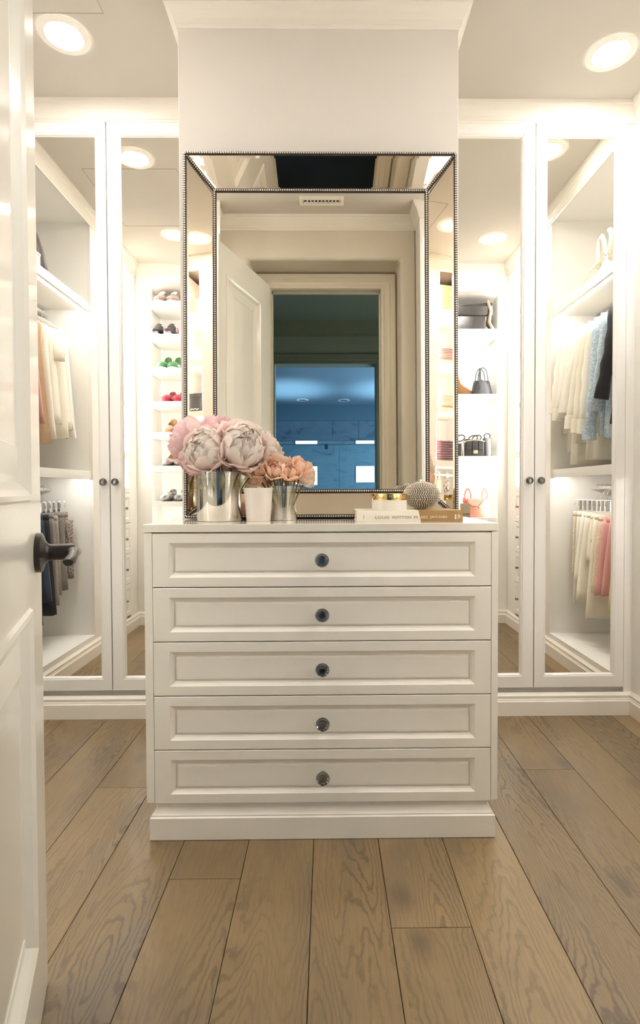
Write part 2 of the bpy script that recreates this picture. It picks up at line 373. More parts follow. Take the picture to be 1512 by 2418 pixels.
# ------------------------------------------------------------------ side closets (open) and towers
LEDS = []
def closet(sx, xf, y0, y1, zt0, label, lshelf):
    """open closet in a side wall; sx = -1 left wall, +1 right wall; xf = face"""
    t = thing('open_closet', label, 'closet', (xf + sx * .3, (y0 + y1) / 2, 0))
    D = .60; X = lambda a: xf + sx * a
    def bx(b, a0, a1, *r): return b.box(min(X(a0), X(a1)), max(X(a0), X(a1)), *r)
    obj('side_panel', bx(B(), .02, D, y0 - .02, y0, .02, ZC - .01), PAINT2, t); obj('side_panel', bx(B(), .02, D, y1, y1 + .02, .02, ZC - .01), PAINT2, t)
    obj('back_panel', bx(B(), D, D + .015, y0 - .02, y1 + .02, .02, ZC - .01), PAINT2, t)
    obj('bottom_panel', bx(B(), .0, D, y0, y1, .02, .130), PAINT2, t)
    obj('top_panel', bx(B(), .02, D, y0, y1, 2.690, ZC - .01), PAINT2, t)
    b = B(); bx(b, 0, .02, y0 - .31, y0, .02, ZC - .005); bx(b, 0, .02, y1, YB + .02, .02, ZC - .005); bx(b, 0, .02, y0, y1, 2.690, ZC - .005)
    obj('face_frame', b, PAINT, t, bevel=.001)
    for (z0, z1) in ((zt0, zt0 + .042), (1.116, 1.156)):
        s = obj('shelf', bx(bx(B(), .012, D, y0, y1, z0, z1), .012, .028, y0, y1, z0 - .010, z0 + .004), PAINT2, t, bevel=.0015)
        obj('light_strip', bx(B(), .045, .057, y0 + .02, y1 - .02, z0 - .005, z0 - .0005), LEDM, s)
    for z in (zt0 - .030, 1.045):
        obj('rod', B().cyl((X(.27), y0, z), (X(.27), y1, z), .0135, n=16), CHROME, t, smooth=True)
    return t
cl = closet(-1, XL, 1.565, 2.40, 2.155, 'open closet with hanging clothes in the wall behind the open door', 0)
cr = closet(1, XR, 1.59, 2.42, 2.112, 'open closet with white blouses and pale skirts opposite the open door', 0)

def tower(sx, xf, y0, y1, shelves, label):
    t = thing('shelf_tower', label, 'cabinet', (xf + sx * .2, (y0 + y1) / 2, 0)); D = .36; X = lambda a: xf + sx * a
    def bx(b, a0, a1, *r): return b.box(min(X(a0), X(a1)), max(X(a0), X(a1)), *r)
    ya, yb = YC, (1.565 if sx < 0 else 1.59) - .312
    obj('side_panel', bx(B(), .02, D, y0 - .02, y0, 1.0, 2.70), PAINT2, t); obj('side_panel', bx(B(), .02, D, y1, y1 + .02, 1.0, 2.70), PAINT2, t)
    obj('back_panel', bx(B(), D, D + .015, y0 - .02, y1 + .02, 1.0, 2.70), PAINT2, t)
    b = B(); bx(b, 0, .02, ya, y0, .02, ZC - .005); bx(b, 0, .02, y1, yb, .02, ZC - .005); bx(b, 0, .02, y0, y1, 2.665, ZC - .005); bx(b, 0, .02, y0, y1, 1.02, 1.055); bx(b, .022, D, y0, y1, .02, 1.05)
    obj('face_frame', b, PAINT, t, bevel=.001)
    for i, (z0, z1) in enumerate(shelves):
        s = obj('shelf', bx(B(), .004, D, y0, y1, z0, z1), PAINT2, t)
    obj('light_strip', bx(B(), .022, .030, y1 - .010 if sx > 0 else y1 - .010, y1 - .001, 1.06, 2.66), LEDV, t); obj('light_strip', bx(B(), .022, .030, y0 + .001, y0 + .010, 1.06, 2.66), LEDV, t)
    obj('rod', B().cyl((X(.16), y0, 1.215), (X(.16), y1, 1.215), .012, n=14), CHROME, t, smooth=True)
    zz = [1.018, .795, .572, .349, .112]
    for a, c in zip(zz, zz[1:]):
        O = (xf - sx * .003, y0 - .02 if sx < 0 else y1 + .02, c + .004); U = (0, 1, 0) if sx < 0 else (0, -1, 0)
        d = obj('drawer', B().panel(O, U, (0, 0, 1), (sx, 0, 0), y1 - y0 + .04, a - c - .004, dprof(.035, .030, .02)), PAINT, t)
        knob(d, (xf - sx * .001, (y0 + y1) / 2 - .02, (a + c) / 2), PI / 2 if sx < 0 else -PI / 2, .6)
    return t
tower(-1, XL, .93, 1.165, [(2.355, 2.392), (1.995, 2.030), (1.655, 1.690), (1.268, 1.312)], 'narrow white shelf tower with folded knits, beside the closet behind the open door')
tower(1, XR, .96, 1.12, [(2.322, 2.362), (1.990, 2.030), (1.628, 1.666), (1.268, 1.312)], 'narrow white shelf tower with peach boxes, beside the closet of white blouses')

def entry_cabinet(x0, x1, ox0, ox1, shelves, ztop, zbot, label):
    t = thing('display_cabinet', label, 'cabinet', ((x0 + x1) / 2, YC, 0)); yb = .395
    i0, i1 = ox0 - .028, ox1 + .028
    b = B().box(x0, i0, yb, YC - .02, .02, ZC - .005).box(i1, x1, yb, YC - .02, .02, ZC - .005).box(x0, ox0, YC - .02, YC, .02, ZC - .005).box(ox1, x1, YC - .02, YC, .02, ZC - .005).box(ox0, ox1, YC - .02, YC, ztop, ZC - .005).box(ox0, ox1, YC - .02, YC, .02, zbot)
    obj('face_frame', b, PAINT, t, bevel=.001)
    obj('bottom_panel', B().box(i0, i1, yb + .01, YC - .02, .02, zbot), PAINT2, t)
    obj('back_panel', B().box(i0, i1, yb, yb + .01, zbot, ztop + .02), PAINT2, t)
    obj('top_panel', B().box(i0, i1, yb + .01, YC - .02, ztop, ztop + .015), PAINT2, t)
    for xa in (i0 + .001, i1 - .011): obj('light_strip', B().box(xa, xa + .010, YC - .032, YC - .022, zbot + .01, ztop - .01), LEDV, t)
    for z, th in shelves: obj('shelf', B().box(i0 + .013, i1 - .013, yb + .01, YC - .022, z - th, z), PAINT2, t)
    return t
SZL = [2.492, 2.239, 1.982, 1.724, 1.486, 1.227, .951]
entry_cabinet(XL, -.66, -1.345, -.73, [(z, .042) for z in SZL], 2.628, .70, 'white display cabinet of shoe shelves on the entry wall')
SZR = [2.277, 1.776, 1.295, .815]
entry_cabinet(.545, XR, .62, 1.325, [(z, .05 if z > 2 else .022) for z in SZR], 2.560, .70, 'white display cabinet of handbag shelves on the entry wall')

# ------------------------------------------------------------------ entry door, swung open
D1 = bpy.data.objects.new('door_1', None); C.objects.link(D1); D1['kind'] = 'structure'
DWd, DHt = .69, 2.385
def dpan(b, O, w, h):
    pr = [(0, 0, 0), (.004, .004, -.006), (.012, .012, -.008), (.022, .022, -.002), (.030, .030, .006), (.034, .034, .010), (.046, .046, .010), (.050, .050, .009), (.092, .092, .001), (.094, .094, .003)]
    b.panel(O, (1, 0, 0), (0, 0, 1), (0, 1, 0), w, h, pr)
b = B()
# local frame: x along the leaf from hinge to free edge, -y = the face seen, z up
PX0, PX1 = .125, .540
PZ = [(.185, .815), (1.005, 2.235)]
for (xa, xb_, za, zb) in ((0, PX0, 0, DHt), (PX1, DWd, 0, DHt), (PX0, PX1, 0, PZ[0][0]), (PX0, PX1, PZ[0][1], PZ[1][0]), (PX0, PX1, PZ[1][1], DHt)):
    b.quad((xa, 0, za), (xb_, 0, za), (xb_, 0, zb), (xa, 0, zb))
b.quad((0, .036, 0), (0, .036, DHt), (DWd, .036, DHt), (DWd, .036, 0))
b.quad((DWd, 0, 0), (DWd, .036, 0), (DWd, .036, DHt), (DWd, 0, DHt)); b.quad((0, 0, 0), (0, 0, DHt), (0, .036, DHt), (0, .036, 0))
b.quad((0, 0, DHt), (DWd, 0, DHt), (DWd, .036, DHt), (0, .036, DHt)); b.quad((0, 0, 0), (0, .036, 0), (DWd, .036, 0), (DWd, 0, 0))
bmesh.ops.remove_doubles(b.m, verts=b.m.verts, dist=1e-5)
obj('leaf', b, DOORP, D1)
for za, zb in PZ:
    b = B(); dpan(b, (PX0, 0, za), PX1 - PX0, zb - za); obj('panel', b, DOORP, D1)
hx, hz = DWd - .062, .905
b = B(); b.rings([[(hx + r * math.cos(2 * PI * i / 32), -y, hz + r * math.sin(2 * PI * i / 32)) for i in range(32)] for r, y in ((.0385, 0), (.0385, .010), (.0345, .0118), (.024, .0150), (.0180, .0200), (.0160, .0240), (.0150, .034))])
b.rings([[(hx + .0158 * math.cos(2 * PI * i / 24), -y, hz + .0158 * math.sin(2 * PI * i / 24)) for i in range(24)] for y in (.030, .066, .068)])
b.tube([(hx, -.060, hz), (hx - .008, -.066, hz), (hx - .03, -.068, hz - .002), (hx - .06, -.067, hz - .006), (hx - .085, -.065, hz - .010), (hx - .094, -.064, hz - .011)], [.0150, .0150, .0108, .0100, .0115, .0085], 14, flat=.75)
obj('handle', b, ORB, D1, smooth=True, label='dark bronze lever handle on a round rose')
D1.location = (-.352, .486, .006); D1.rotation_euler = (0, 0, PI / 2 + math.radians(19.95))

# ------------------------------------------------------------------ leaning bead-framed mirror
TH = math.radians(1.4)
mr = thing('leaning_mirror', 'large rectangular mirror with angled mirrored border and silver bead trim leaning on the column', 'mirror', (-.0175, 1.886, DT + .0045))
mw, mh, sw, sd = .4690, 1.253, .093, .0718
O4 = [(-mw + .005, .0, .005), (mw - .005, 0, .005), (mw - .005, 0, mh - .005), (-mw + .005, 0, mh - .005)]
I4 = [(-mw + sw, sd, sw), (mw - sw, sd, sw), (mw - sw, sd, mh - sw), (-mw + sw, sd, mh - sw)]
base_off = Vector(mr.location)
def mobj(name, b, m, smooth=False, kind=None, label=None):
    bmesh.ops.translate(b.m, verts=b.m.verts, vec=base_off); return obj(name, b, m, mr, smooth=smooth, kind=kind, label=label)
b = B()
b.rings([[(x, .0015, z) for x, y, z in ((-mw, 0, 0), (mw, 0, 0), (mw, 0, mh), (-mw, 0, mh))], [(x, sd + .006, z) for x, y, z in ((-mw, 0, 0), (mw, 0, 0), (mw, 0, mh), (-mw, 0, mh))]], True, False, True)
mobj('backing_box', b, BRONZE)
for k in range(4):
    a, c = Vector(O4[k]), Vector(O4[(k + 1) % 4]); d, e = Vector(I4[(k + 1) % 4]), Vector(I4[k])
    # strip of mirror with its own bevelled edge
    cen = (a + c + d + e) / 4; nrm = (c - a).cross(e - a).normalized()
    if nrm.y > 0: nrm = -nrm
    al = (c - a).normalized(); acr = nrm.cross(al)
    if acr.dot(e - a) < 0: acr = -acr
    ins = .013
    def inset(p, q1, q2): return p + (q1 - p).normalized() * ins / max(.3, math.sin((q1 - p).angle(q2 - p))) + (q2 - p).normalized() * ins / max(.3, math.sin((q1 - p).angle(q2 - p)))
    r0 = [a, c, d, e]; r1 = [inset(a, c, e), inset(c, a, d), inset(d, c, e), inset(e, a, d)]
    b = B(); b.rings([[p for p in r0], [p + nrm * .00035 for p in r1]], True, False, True)
    mobj('mirror_strip', b, MIRB)
ix, iz0, iz1 = mw - sw, sw, mh - sw
b = B(); b.rings([[(-ix, sd - .002, iz0), (ix, sd - .002, iz0), (ix, sd - .002, iz1), (-ix, sd - .002, iz1)], [(-ix + .018, sd - .0024, iz0 + .018), (ix - .018, sd - .0024, iz0 + .018), (ix - .018, sd - .0024, iz1 - .018), (-ix + .018, sd - .0024, iz1 - .018)]], True, False, True)
mobj('mirror_glass', b, MIRC)
def beads(lines, off, r, pitch):
    b = B(); src = bmesh.new(); bmesh.ops.create_icosphere(src, subdivisions=1, radius=r); me = bpy.data.meshes.new('tmp'); src.to_mesh(me); src.free()
    for p, q in lines:
        p, q = Vector(p), Vector(q); n = max(1, int(round((q - p).length / pitch)))
        for i in range(n):
            c = p.lerp(q, (i + .5) / n) + Vector(off); n0 = len(b.m.verts); b.m.from_mesh(me); b.m.verts.ensure_lookup_table()
            for v in b.m.verts[n0:]: v.co += c
    bpy.data.meshes.remove(me); return b
def seg(b, p, q, w, dn):   # backing strip under the beads
    b.tube([p, q], w, 6, flat=dn); return b
OC = [(-mw + .005, -.001, .005), (mw - .005, -.001, .005), (mw - .005, -.001, mh - .005), (-mw + .005, -.001, mh - .005)]
IC = [(x, y - .003, z) for x, y, z in I4]
outer = [(OC[i], OC[(i + 1) % 4]) for i in range(4)]; inner = [(IC[i], IC[(i + 1) % 4]) for i in range(4)]; mit = [(OC[i], IC[i]) for i in range(4)]
b = B()
for p, q in outer + inner: b.tube([p, q], .0062, 8)
for p, q in mit: b.tube([p, q], .0050, 8)
mobj('bead_channel', b, BRONZE)
mobj('bead_trim', beads(outer, (0, -.0055, 0), .0035, .0081), PEWTER, 'all', 'stuff', 'silver bead trim around the outer edge')
mobj('bead_trim', beads(inner, (0, -.0055, 0), .0033, .0079), PEWTER, 'all', 'stuff', 'silver bead trim around the inner glass')
mobj('bead_trim', beads(mit, (0, -.0045, 0), .0029, .0070), PEWTER, 'all', 'stuff', 'silver bead trim along the mitred corners')
mr.rotation_euler = (-TH, 0, 0)

# ------------------------------------------------------------------ recessed ceiling lights
def downlight(x, y, label, lamp=True, z=ZC, r=.064):
    t = thing('recessed_light', label, 'ceiling light', (x, y, z))
    n = 40
    obj('trim_ring', B().lathe([(r + .030, z - .0005), (r + .029, z - .004), (r + .004, z - .0065), (r + .0015, z - .0035)], (x, y, 0), n, False, False), mat('lamp_trim', (.86, .82, .74, 1), .4), t, smooth=True)
    b = B().lathe([(.001, z - .0030), (r + .002, z - .0030)], (x, y, 0), n, False, False)
    obj('lens', b, LENS if lamp else mat('dead_lens', (.12, .2, .28, 1), .5), t)
    return t
downlight(-.984, 2.127, 'recessed ceiling light near the flower-side wardrobe, beside the open door')
downlight(1.128, 2.20, 'recessed ceiling light near the book-side wardrobe')
downlight(-1.013, 1.277, 'recessed ceiling light near the shoe shelves, seen in a mirror')
downlight(1.141, 1.230, 'recessed ceiling light near the handbag shelves, seen in a mirror')
# air vent
t = thing('air_vent', 'small slotted air vent in the ceiling above the doorway', 'vent', (-.023, .80, ZC))
obj('frame', B().panel((-.15, .845, ZC - .004), (1, 0, 0), (0, -1, 0), (0, 0, 1), .254, .09, [(0, 0, .004), (.002, .002, 0), (.024, .034, 0), (.026, .036, .003)], False), TRIMP, t)
obj('backing', B().box(-.15 + .024, .08, .786, .812, ZC - .0012, ZC - .0005), DARK, t)
for i in range(11):
    x = -.126 + .0205 * i
    obj('slat', B().box(x - .0035, x + .0035, .783, .815, ZC - .004, ZC - .001), TRIMP, t)

# ------------------------------------------------------------------ hall and bathroom beyond the doorway (seen in the mirror)
HY, BY = -1.20, -4.95
hw = B(); hw.box(-1.6, -1.55, HY, .30, 0, ZC).box(1.55, 1.6, HY, .30, 0, ZC)
OX0, OX1, OZ = -.482, .462, 2.37
hw.box(-1.6, OX0, HY - .12, HY, 0, ZC).box(OX1, 1.6, HY - .12, HY, 0, ZC).box(OX0, OX1, HY - .12, HY, OZ, ZC)
S('wall_hall', hw, HALLP); S('ceiling_hall', B().box(-1.6, 1.6, HY - .12, .30, ZC, ZC + .04), HALLP); S('floor_hall', B().box(-1.6, 1.6, HY - .12, .40, -.05, -.012), HALLF)
b = B()
for sx, xo in ((-1, OX0), (1, OX1)):
    b.rings([[(xo + sx * a, HY + c, 0) for a, c in cp], [(xo + sx * a, HY + c, OZ + a) for a, c in cp]])
b.rings([[(OX0 - a, HY + c, OZ + a) for a, c in cp], [(OX1 + a, HY + c, OZ + a) for a, c in cp]])
b.sweep([(0, -.12), (.015, -.12), (.02, -.10), (.05, -.06), (.055, -.05), (.09, 0), (0, 0)], (-1.55, HY, ZC), (1.55, HY, ZC), out=(0, 1, 0))
S('trim_10', b, mat('hall_trim', (.24, .26, .20, 1), .6))
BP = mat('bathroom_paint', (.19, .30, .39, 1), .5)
def marble(name, c0, c1, c2):
    m, t, p = new_mat(name); n = t.nodes; tc = n.new('ShaderNodeTexCoord'); mp = n.new('ShaderNodeMapping'); mp.inputs['Rotation'].default_value = (0, .7, 0); mp.inputs['Scale'].default_value = (1, 1, 2.2)
    nz = n.new('ShaderNodeTexNoise'); nz.inputs['Scale'].default_value = 3.4; nz.inputs['Detail'].default_value = 10; nz.inputs['Roughness'].default_value = .68; nz.inputs['Distortion'].default_value = .5
    cr = n.new('ShaderNodeValToRGB'); e = cr.color_ramp.elements; e[0].position = .30; e[0].color = c1; e[1].position = .72; e[1].color = c2
    x = e.new(.46); x.color = c0
    link(t, tc.outputs['Object'], mp.inputs['Vector']); link(t, mp.outputs[0], nz.inputs['Vector']); link(t, nz.outputs['Fac'], cr.inputs[0]); link(t, cr.outputs[0], p.inputs['Base Color']); p.inputs['Roughness'].default_value = .25
    return m
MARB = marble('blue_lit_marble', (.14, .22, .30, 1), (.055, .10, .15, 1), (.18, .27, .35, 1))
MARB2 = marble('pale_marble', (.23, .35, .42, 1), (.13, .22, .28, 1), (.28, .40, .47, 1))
S('wall_bath', B().box(-2.2, -2.15, BY, HY - .12, 0, ZC).box(2.15, 2.2, BY, HY - .12, 0, ZC), BP)
S('ceiling_bath', B().box(-2.2, 2.2, BY - .1, HY - .12, ZC, ZC + .04), BP)
S('floor_bath', B().box(-2.2, 2.2, BY - .1, HY - .12, -.05, -.012), MARB)
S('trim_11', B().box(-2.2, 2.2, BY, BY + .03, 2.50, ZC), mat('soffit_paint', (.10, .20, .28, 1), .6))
mwb = thing('marble_wall_tiles', 'dark veined marble tiles on the far bathroom wall, seen in the leaning mirror', 'tiles', (0, BY, 0))
xs = [-2.15, -.95, .10, .52, 1.25, 2.15]
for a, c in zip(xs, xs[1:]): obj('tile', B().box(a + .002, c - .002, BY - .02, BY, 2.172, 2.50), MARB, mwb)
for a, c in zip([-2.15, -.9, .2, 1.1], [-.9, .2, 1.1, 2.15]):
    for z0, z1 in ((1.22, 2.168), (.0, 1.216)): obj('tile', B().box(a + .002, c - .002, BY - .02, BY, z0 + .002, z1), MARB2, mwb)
S('wall_bath_back', B().box(-2.2, 2.2, BY - .1, BY - .021, 0, ZC), BP)
WINM = emit('daylight_window', (.72, .86, 1.0), 1.3)
wn = 0
for (x0, x1, z0, z1) in ((-.50, -.15, 2.115, 2.172), (.475, .77, 2.115, 2.172), (-.50, -.15, 1.46, 1.76), (.475, .77, 1.50, 1.76)):
    wn += 1
    W = bpy.data.objects.new('window_%d' % wn, None); C.objects.link(W); W['kind'] = 'structure'; W.location = (0, BY, 0)
    obj('pane', B().box(x0, x1, BY + .001, BY + .006, z0, z1), WINM, W)
    obj('frame', B().panel((x0 - .012, BY + .014, z0 - .012), (1, 0, 0), (0, 0, 1), (0, -1, 0), x1 - x0 + .024, z1 - z0 + .024, [(0, 0, .012), (0, 0, 0), (.012, .012, 0), (.012, .012, .012)], False), BP, W)
t = thing('shower_screen', 'frameless glass shower screen with a rail and clamp in the far bathroom', 'shower screen', (0, BY + .45, 0))
obj('glass', B().box(-.9, 1.2, BY + .45, BY + .458, 0, 2.06), mat('shower_glass', (.85, .95, 1, 1), .0, trans=1, ior=1.02), t)
obj('rail', B().box(-.9, 1.2, BY + .446, BY + .462, 2.045, 2.062), mat('rail_metal', (.10, .22, .32, 1), .3, metal=.5), t)
obj('clamp', B().box(-.03, .02, BY + .44, BY + .47, 1.98, 2.06), mat('clamp_metal', (.03, .05, .08, 1), .4), t)
for x, y in ((-.37, -4.55), (.27, -4.58), (.17, -2.0)):
    downlight(x, y, 'unlit recessed light in the blue bathroom ceiling, %s' % {-.37: 'beneath the brighter patch', .27: 'nearer the dim corner', .17: 'just past the far door head'}[x], False)
def area(name, loc, rot, sx, sy, col, power, spread=PI):
    l = bpy.data.lights.new(name, 'AREA'); l.shape = 'RECTANGLE'; l.size = sx; l.size_y = sy; l.color = col; l.energy = power; l.spread = spread
    o = bpy.data.objects.new(name, l); C.objects.link(o); o.location = loc; o.rotation_euler = rot; return o
# added blue area lamp stands in for bathroom daylight; no window on this side
area('bath_fill', (1.9, -3.2, 1.5), (0, PI / 2, 0), 1.2, 1.6, (.56, .79, 1.0), 34)
area('hall_fill', (1.3, -.4, 1.6), (0, PI / 2, 0), .4, .5, (.80, .95, .85), 2.4)  # added lamp that lightens the dark hall, no fixture here
for x in (-.55, .95):  # unseen spots added in place of daylight bouncing up onto the bathroom ceiling
    l = bpy.data.lights.new('bath_bounce', 'SPOT'); l.energy = 48; l.color = (.55, .80, 1.0); l.spot_size = math.radians(75); l.spot_blend = 1; l.shadow_soft_size = .08
    o = bpy.data.objects.new('bath_bounce', l); C.objects.link(o); o.location = (x, -3.9, 1.6); o.rotation_euler = (PI, 0, 0)
#OBJECTS
# ------------------------------------------------------------------ things on the dresser
ZT = DT + .0002
def vase(x, y, r, h, silver, label):
    t = thing('glass_vase', label, 'vase', (x, y, ZT))
    m, tr, p = new_mat('vase_glass'); n = tr.nodes
    tcn = n.new('ShaderNodeTexCoord'); sp = n.new('ShaderNodeSeparateXYZ'); link(tr, tcn.outputs['Object'], sp.inputs[0])
    nz = n.new('ShaderNodeTexNoise'); nz.inputs['Scale'].default_value = 14; link(tr, tcn.outputs['Object'], nz.inputs['Vector'])
    ma = n.new('ShaderNodeMath'); ma.operation = 'MULTIPLY_ADD'; ma.inputs[1].default_value = .03; link(tr, nz.outputs['Fac'], ma.inputs[0]); link(tr, sp.outputs[2], ma.inputs[2])
    mr_ = n.new('ShaderNodeMapRange'); mr_.inputs[1].default_value = silver - .02; mr_.inputs[2].default_value = silver + .03; mr_.inputs[3].default_value = .92; mr_.inputs[4].default_value = .20; link(tr, ma.outputs[0], mr_.inputs[0])
    tp = n.new('ShaderNodeBsdfTransparent'); tp.inputs[0].default_value = (.94, .96, .93, 1)
    gl = n.new('ShaderNodeBsdfGlossy'); gl.inputs['Roughness'].default_value = .09; gl.inputs[0].default_value = (.84, .82, .77, 1)
    mx = n.new('ShaderNodeMixShader'); link(tr, mr_.outputs[0], mx.inputs[0]); link(tr, tp.outputs[0], mx.inputs[1]); link(tr, gl.outputs[0], mx.inputs[2])
    link(tr, mx.outputs[0], n['Material Output'].inputs[0])
    b = B().lathe([(r * .97, .0005), (r, .004), (r, h), (r - .003, h), (r - .003, .006), (.001, .006)], (x, y, ZT), 48, True, False)
    obj('glass', b, m, t, smooth=True)
    wm, tw, pw = new_mat('vase_water'); nn = tw.nodes; a = nn.new('ShaderNodeBsdfTransparent'); a.inputs[0].default_value = (.88, .84, .72, 1); g = nn.new('ShaderNodeBsdfGlossy'); g.inputs['Roughness'].default_value = .03
    x2 = nn.new('ShaderNodeMixShader'); x2.inputs[0].default_value = .07; link(tw, a.outputs[0], x2.inputs[1]); link(tw, g.outputs[0], x2.inputs[2]); link(tw, x2.outputs[0], nn['Material Output'].inputs[0])
    obj('water', B().lathe([(r - .004, .007), (r - .004, h * .86)], (x, y, ZT), 40), wm, t, smooth=True)
    return t
VX, VY, VR, VH = -.349, 1.792, .0715, .158
vase(VX, VY, VR, VH, .092, 'wide silvered glass cylinder vase holding the pink peonies')
WX, WY = -.142, 1.815
vase(WX, WY, .0425, .112, .036, 'small silvered glass cylinder vase holding the peach roses')

def sp_petal(b, F, az, wa, t0, t1, r, flare=.1, ruff=.03, seed=0, nu=7, nv=7, cut=.20, sink=0.0):
    """petal lying on a sphere round the flower centre: az azimuth, wa half width (in radii), polar angle t0 (root) -> t1 (tip)"""
    rr = random.Random(seed); p1, p2 = rr.uniform(0, 6), rr.uniform(0, 6); vs = []
    for j in range(nv + 1):
        t = j / nv
        prof = .30 + .70 * math.sin(PI * min(1, .08 + .62 * t)) if t < .7 else (.30 + .70 * math.sin(PI * .514)) * math.sqrt(max(.12, 1 - ((t - .7) / .36) ** 2))
        for i in range(nu + 1):
            u = i / nu * 2 - 1
            th = t0 + (t1 - t0) * t * (1 - cut * u * u)
            ph = az + u * min(1.5, wa * prof / max(.30, abs(math.sin(th))))
            q = r * (1 + flare * t ** 3 - sink * (1 - t) + ruff * t * t * (math.sin(u * 6 + p1) + .6 * math.sin(u * 11 + p2 + t * 3)) + .03 * u * u)
            vs.append(b.m.verts.new(F @ Vector((q * math.sin(th) * math.cos(ph), q * math.sin(th) * math.sin(ph), q * math.cos(th)))))
    for j in range(nv):
        for i in range(nu):
            k = j * (nu + 1) + i; b.m.faces.new((vs[k], vs[k + 1], vs[k + nu + 2], vs[k + nu + 1]))
def petal_mat(name, c_in, c_out, sss=.45):
    m, t, p = new_mat(name); n = t.nodes
    tcn = n.new('ShaderNodeTexCoord'); nz = n.new('ShaderNodeTexNoise'); nz.inputs['Scale'].default_value = 28; nz.inputs['Detail'].default_value = 3
    link(t, tcn.outputs['Object'], nz.inputs['Vector'])
    mx = n.new('ShaderNodeMix'); mx.data_type = 'RGBA'; mx.inputs[6].default_value = c_in; mx.inputs[7].default_value = c_out
    mr_ = n.new('ShaderNodeMapRange'); mr_.inputs[1].default_value = .35; mr_.inputs[2].default_value = .62; link(t, nz.outputs['Fac'], mr_.inputs[0]); link(t, mr_.outputs[0], mx.inputs[0])
    link(t, mx.outputs[2], p.inputs['Base Color']); p.inputs['Roughness'].default_value = .65
    p.inputs['Sheen Weight'].default_value = .15
    tl = n.new('ShaderNodeBsdfTranslucent'); link(t, mx.outputs[2], tl.inputs[0]); ms = n.new('ShaderNodeMixShader'); ms.inputs[0].default_value = sss
    link(t, p.outputs[0], ms.inputs[1]); link(t, tl.outputs[0], ms.inputs[2]); link(t, ms.outputs[0], n['Material Output'].inputs[0])
    return m
P_CREAM = petal_mat('peony_petal_cream', (.93, .83, .76, 1), (.93, .76, .73, 1))
P_PINK = petal_mat('peony_petal_blush', (.93, .78, .76, 1), (.90, .60, .64, 1))
P_WHITE = petal_mat('peony_petal_ivory', (.95, .91, .85, 1), (.95, .86, .81, 1))
P_ROSE = petal_mat('rose_petal_peach', (.94, .63, .47, 1), (.94, .78, .64, 1))
P_ROSE2 = petal_mat('rose_petal_apricot', (.95, .82, .66, 1), (.94, .72, .55, 1))
LEAFM = mat('leaf_green', (.06, .12, .035, 1), .5, var=.3, vscale=30)
STEM = mat('stem_green', (.14, .13, .045, 1), .5, var=.3, vscale=30)
STEMP = mat('stem_purple', (.12, .05, .13, 1), .5, var=.3, vscale=30)
def frame_to(d, roll=0):
    return Vector(d).normalized().to_track_quat('Z', 'Y').to_matrix().to_4x4() @ Matrix.Rotation(roll, 4, 'Z')
def peony(c, r, d, m, mo, label, root, seed, nout=7, stem_m=None, fluff=1.0):
    t = thing('peony', label, 'flower', tuple(c), 'peonies in the wide vase'); rr = random.Random(seed)
    c = Vector(c); F = Matrix.Translation(c) @ frame_to(d)
    b = B(); n_ = 0
    for ring, (n, rad, t1, wa, fl) in enumerate(((3, .66, .0, .50, .0), (4, .74, .10, .52, .02), (5, .80, .24, .52, .03), (6, .86, .42, .54, .05), (6, .91, .60, .58, .07), (7, .96, .82, .60, .09))):
        for k in range(n):
            n_ += 1; sp_petal(b, F, 2 * PI * (k + .5 * ring + rr.uniform(-.2, .2)) / n, wa, 2.7, t1 + rr.uniform(-.12, .12), r * rad * rr.uniform(.96, 1.03), fl, .060 * fluff, seed * 97 + n_, 6, 6, .12)
    obj('bloom', b, m, t, smooth='all')
    for k in range(nout):
        b = B(); sp_petal(b, F, 2 * PI * (k + rr.uniform(-.25, .25)) / nout, rr.uniform(.62, .78), 2.6, rr.uniform(1.05, 1.45), r * rr.uniform(1.0, 1.08), rr.uniform(.10, .34), .02, seed * 31 + k, 8, 7, .16)
        obj('petal', b, mo, t, smooth='all')
    base = c - Vector(d).normalized() * r * .5
    if root is not None:
        mid = base.lerp(Vector(root), .5) + Vector((0, 0, .015))
        obj('stem', B().tube([base, mid, root], [.0035, .0032, .003], 8), stem_m or STEM, t, smooth='all')
    return t
yv = VY
def PX(u, v, y): return Vector(((u - 772) / 1300 * y, y, 1.03 + (1165 - v) / 1300 * y))
pe = [
    (PX(487, 1066, 1.740), .066, (-.25, -.85, .30), P_WHITE, P_CREAM, 'cream peony facing the room, low at the front of the big vase', 7),
    (PX(575, 1058, 1.745), .070, (.35, -.80, .35), P_WHITE, P_CREAM, 'largest ivory peony, in front towards the roses', 7),
    (PX(446, 1046, 1.79), .064, (-.85, -.35, .30), P_PINK, P_CREAM, 'blush pink peony at the outer side of the big vase, over the shoe shelves', 7),
    (PX(520, 1024, 1.83), .060, (.05, -.15, 1), P_PINK, P_PINK, 'pink ruffled peony at the very top of the bouquet', 5),
    (PX(606, 1050, 1.84), .060, (.55, -.25, .8), P_WHITE, P_WHITE, 'ivory peony behind the largest one, leaning towards the roses', 5),
    (PX(455, 1095, 1.77), .040, (-.55, -.45, -.5), P_PINK, P_PINK, 'small drooping pink peony under the outer blush one', 5),
    (PX(553, 1092, 1.775), .036, (.05, -.55, -.65), P_PINK, P_PINK, 'pale pink half-open peony hanging over the vase rim', 4),
]
for i, (c, r, d, m, mo, lab, no) in enumerate(pe):
    root = (VX + (i - 3) * .009, VY + ((i * 37) % 5 - 2) * .010, ZT + .025)
    peony(c, r, d, m, mo, lab, root, 11 + i, no, STEMP if i % 2 else STEM)
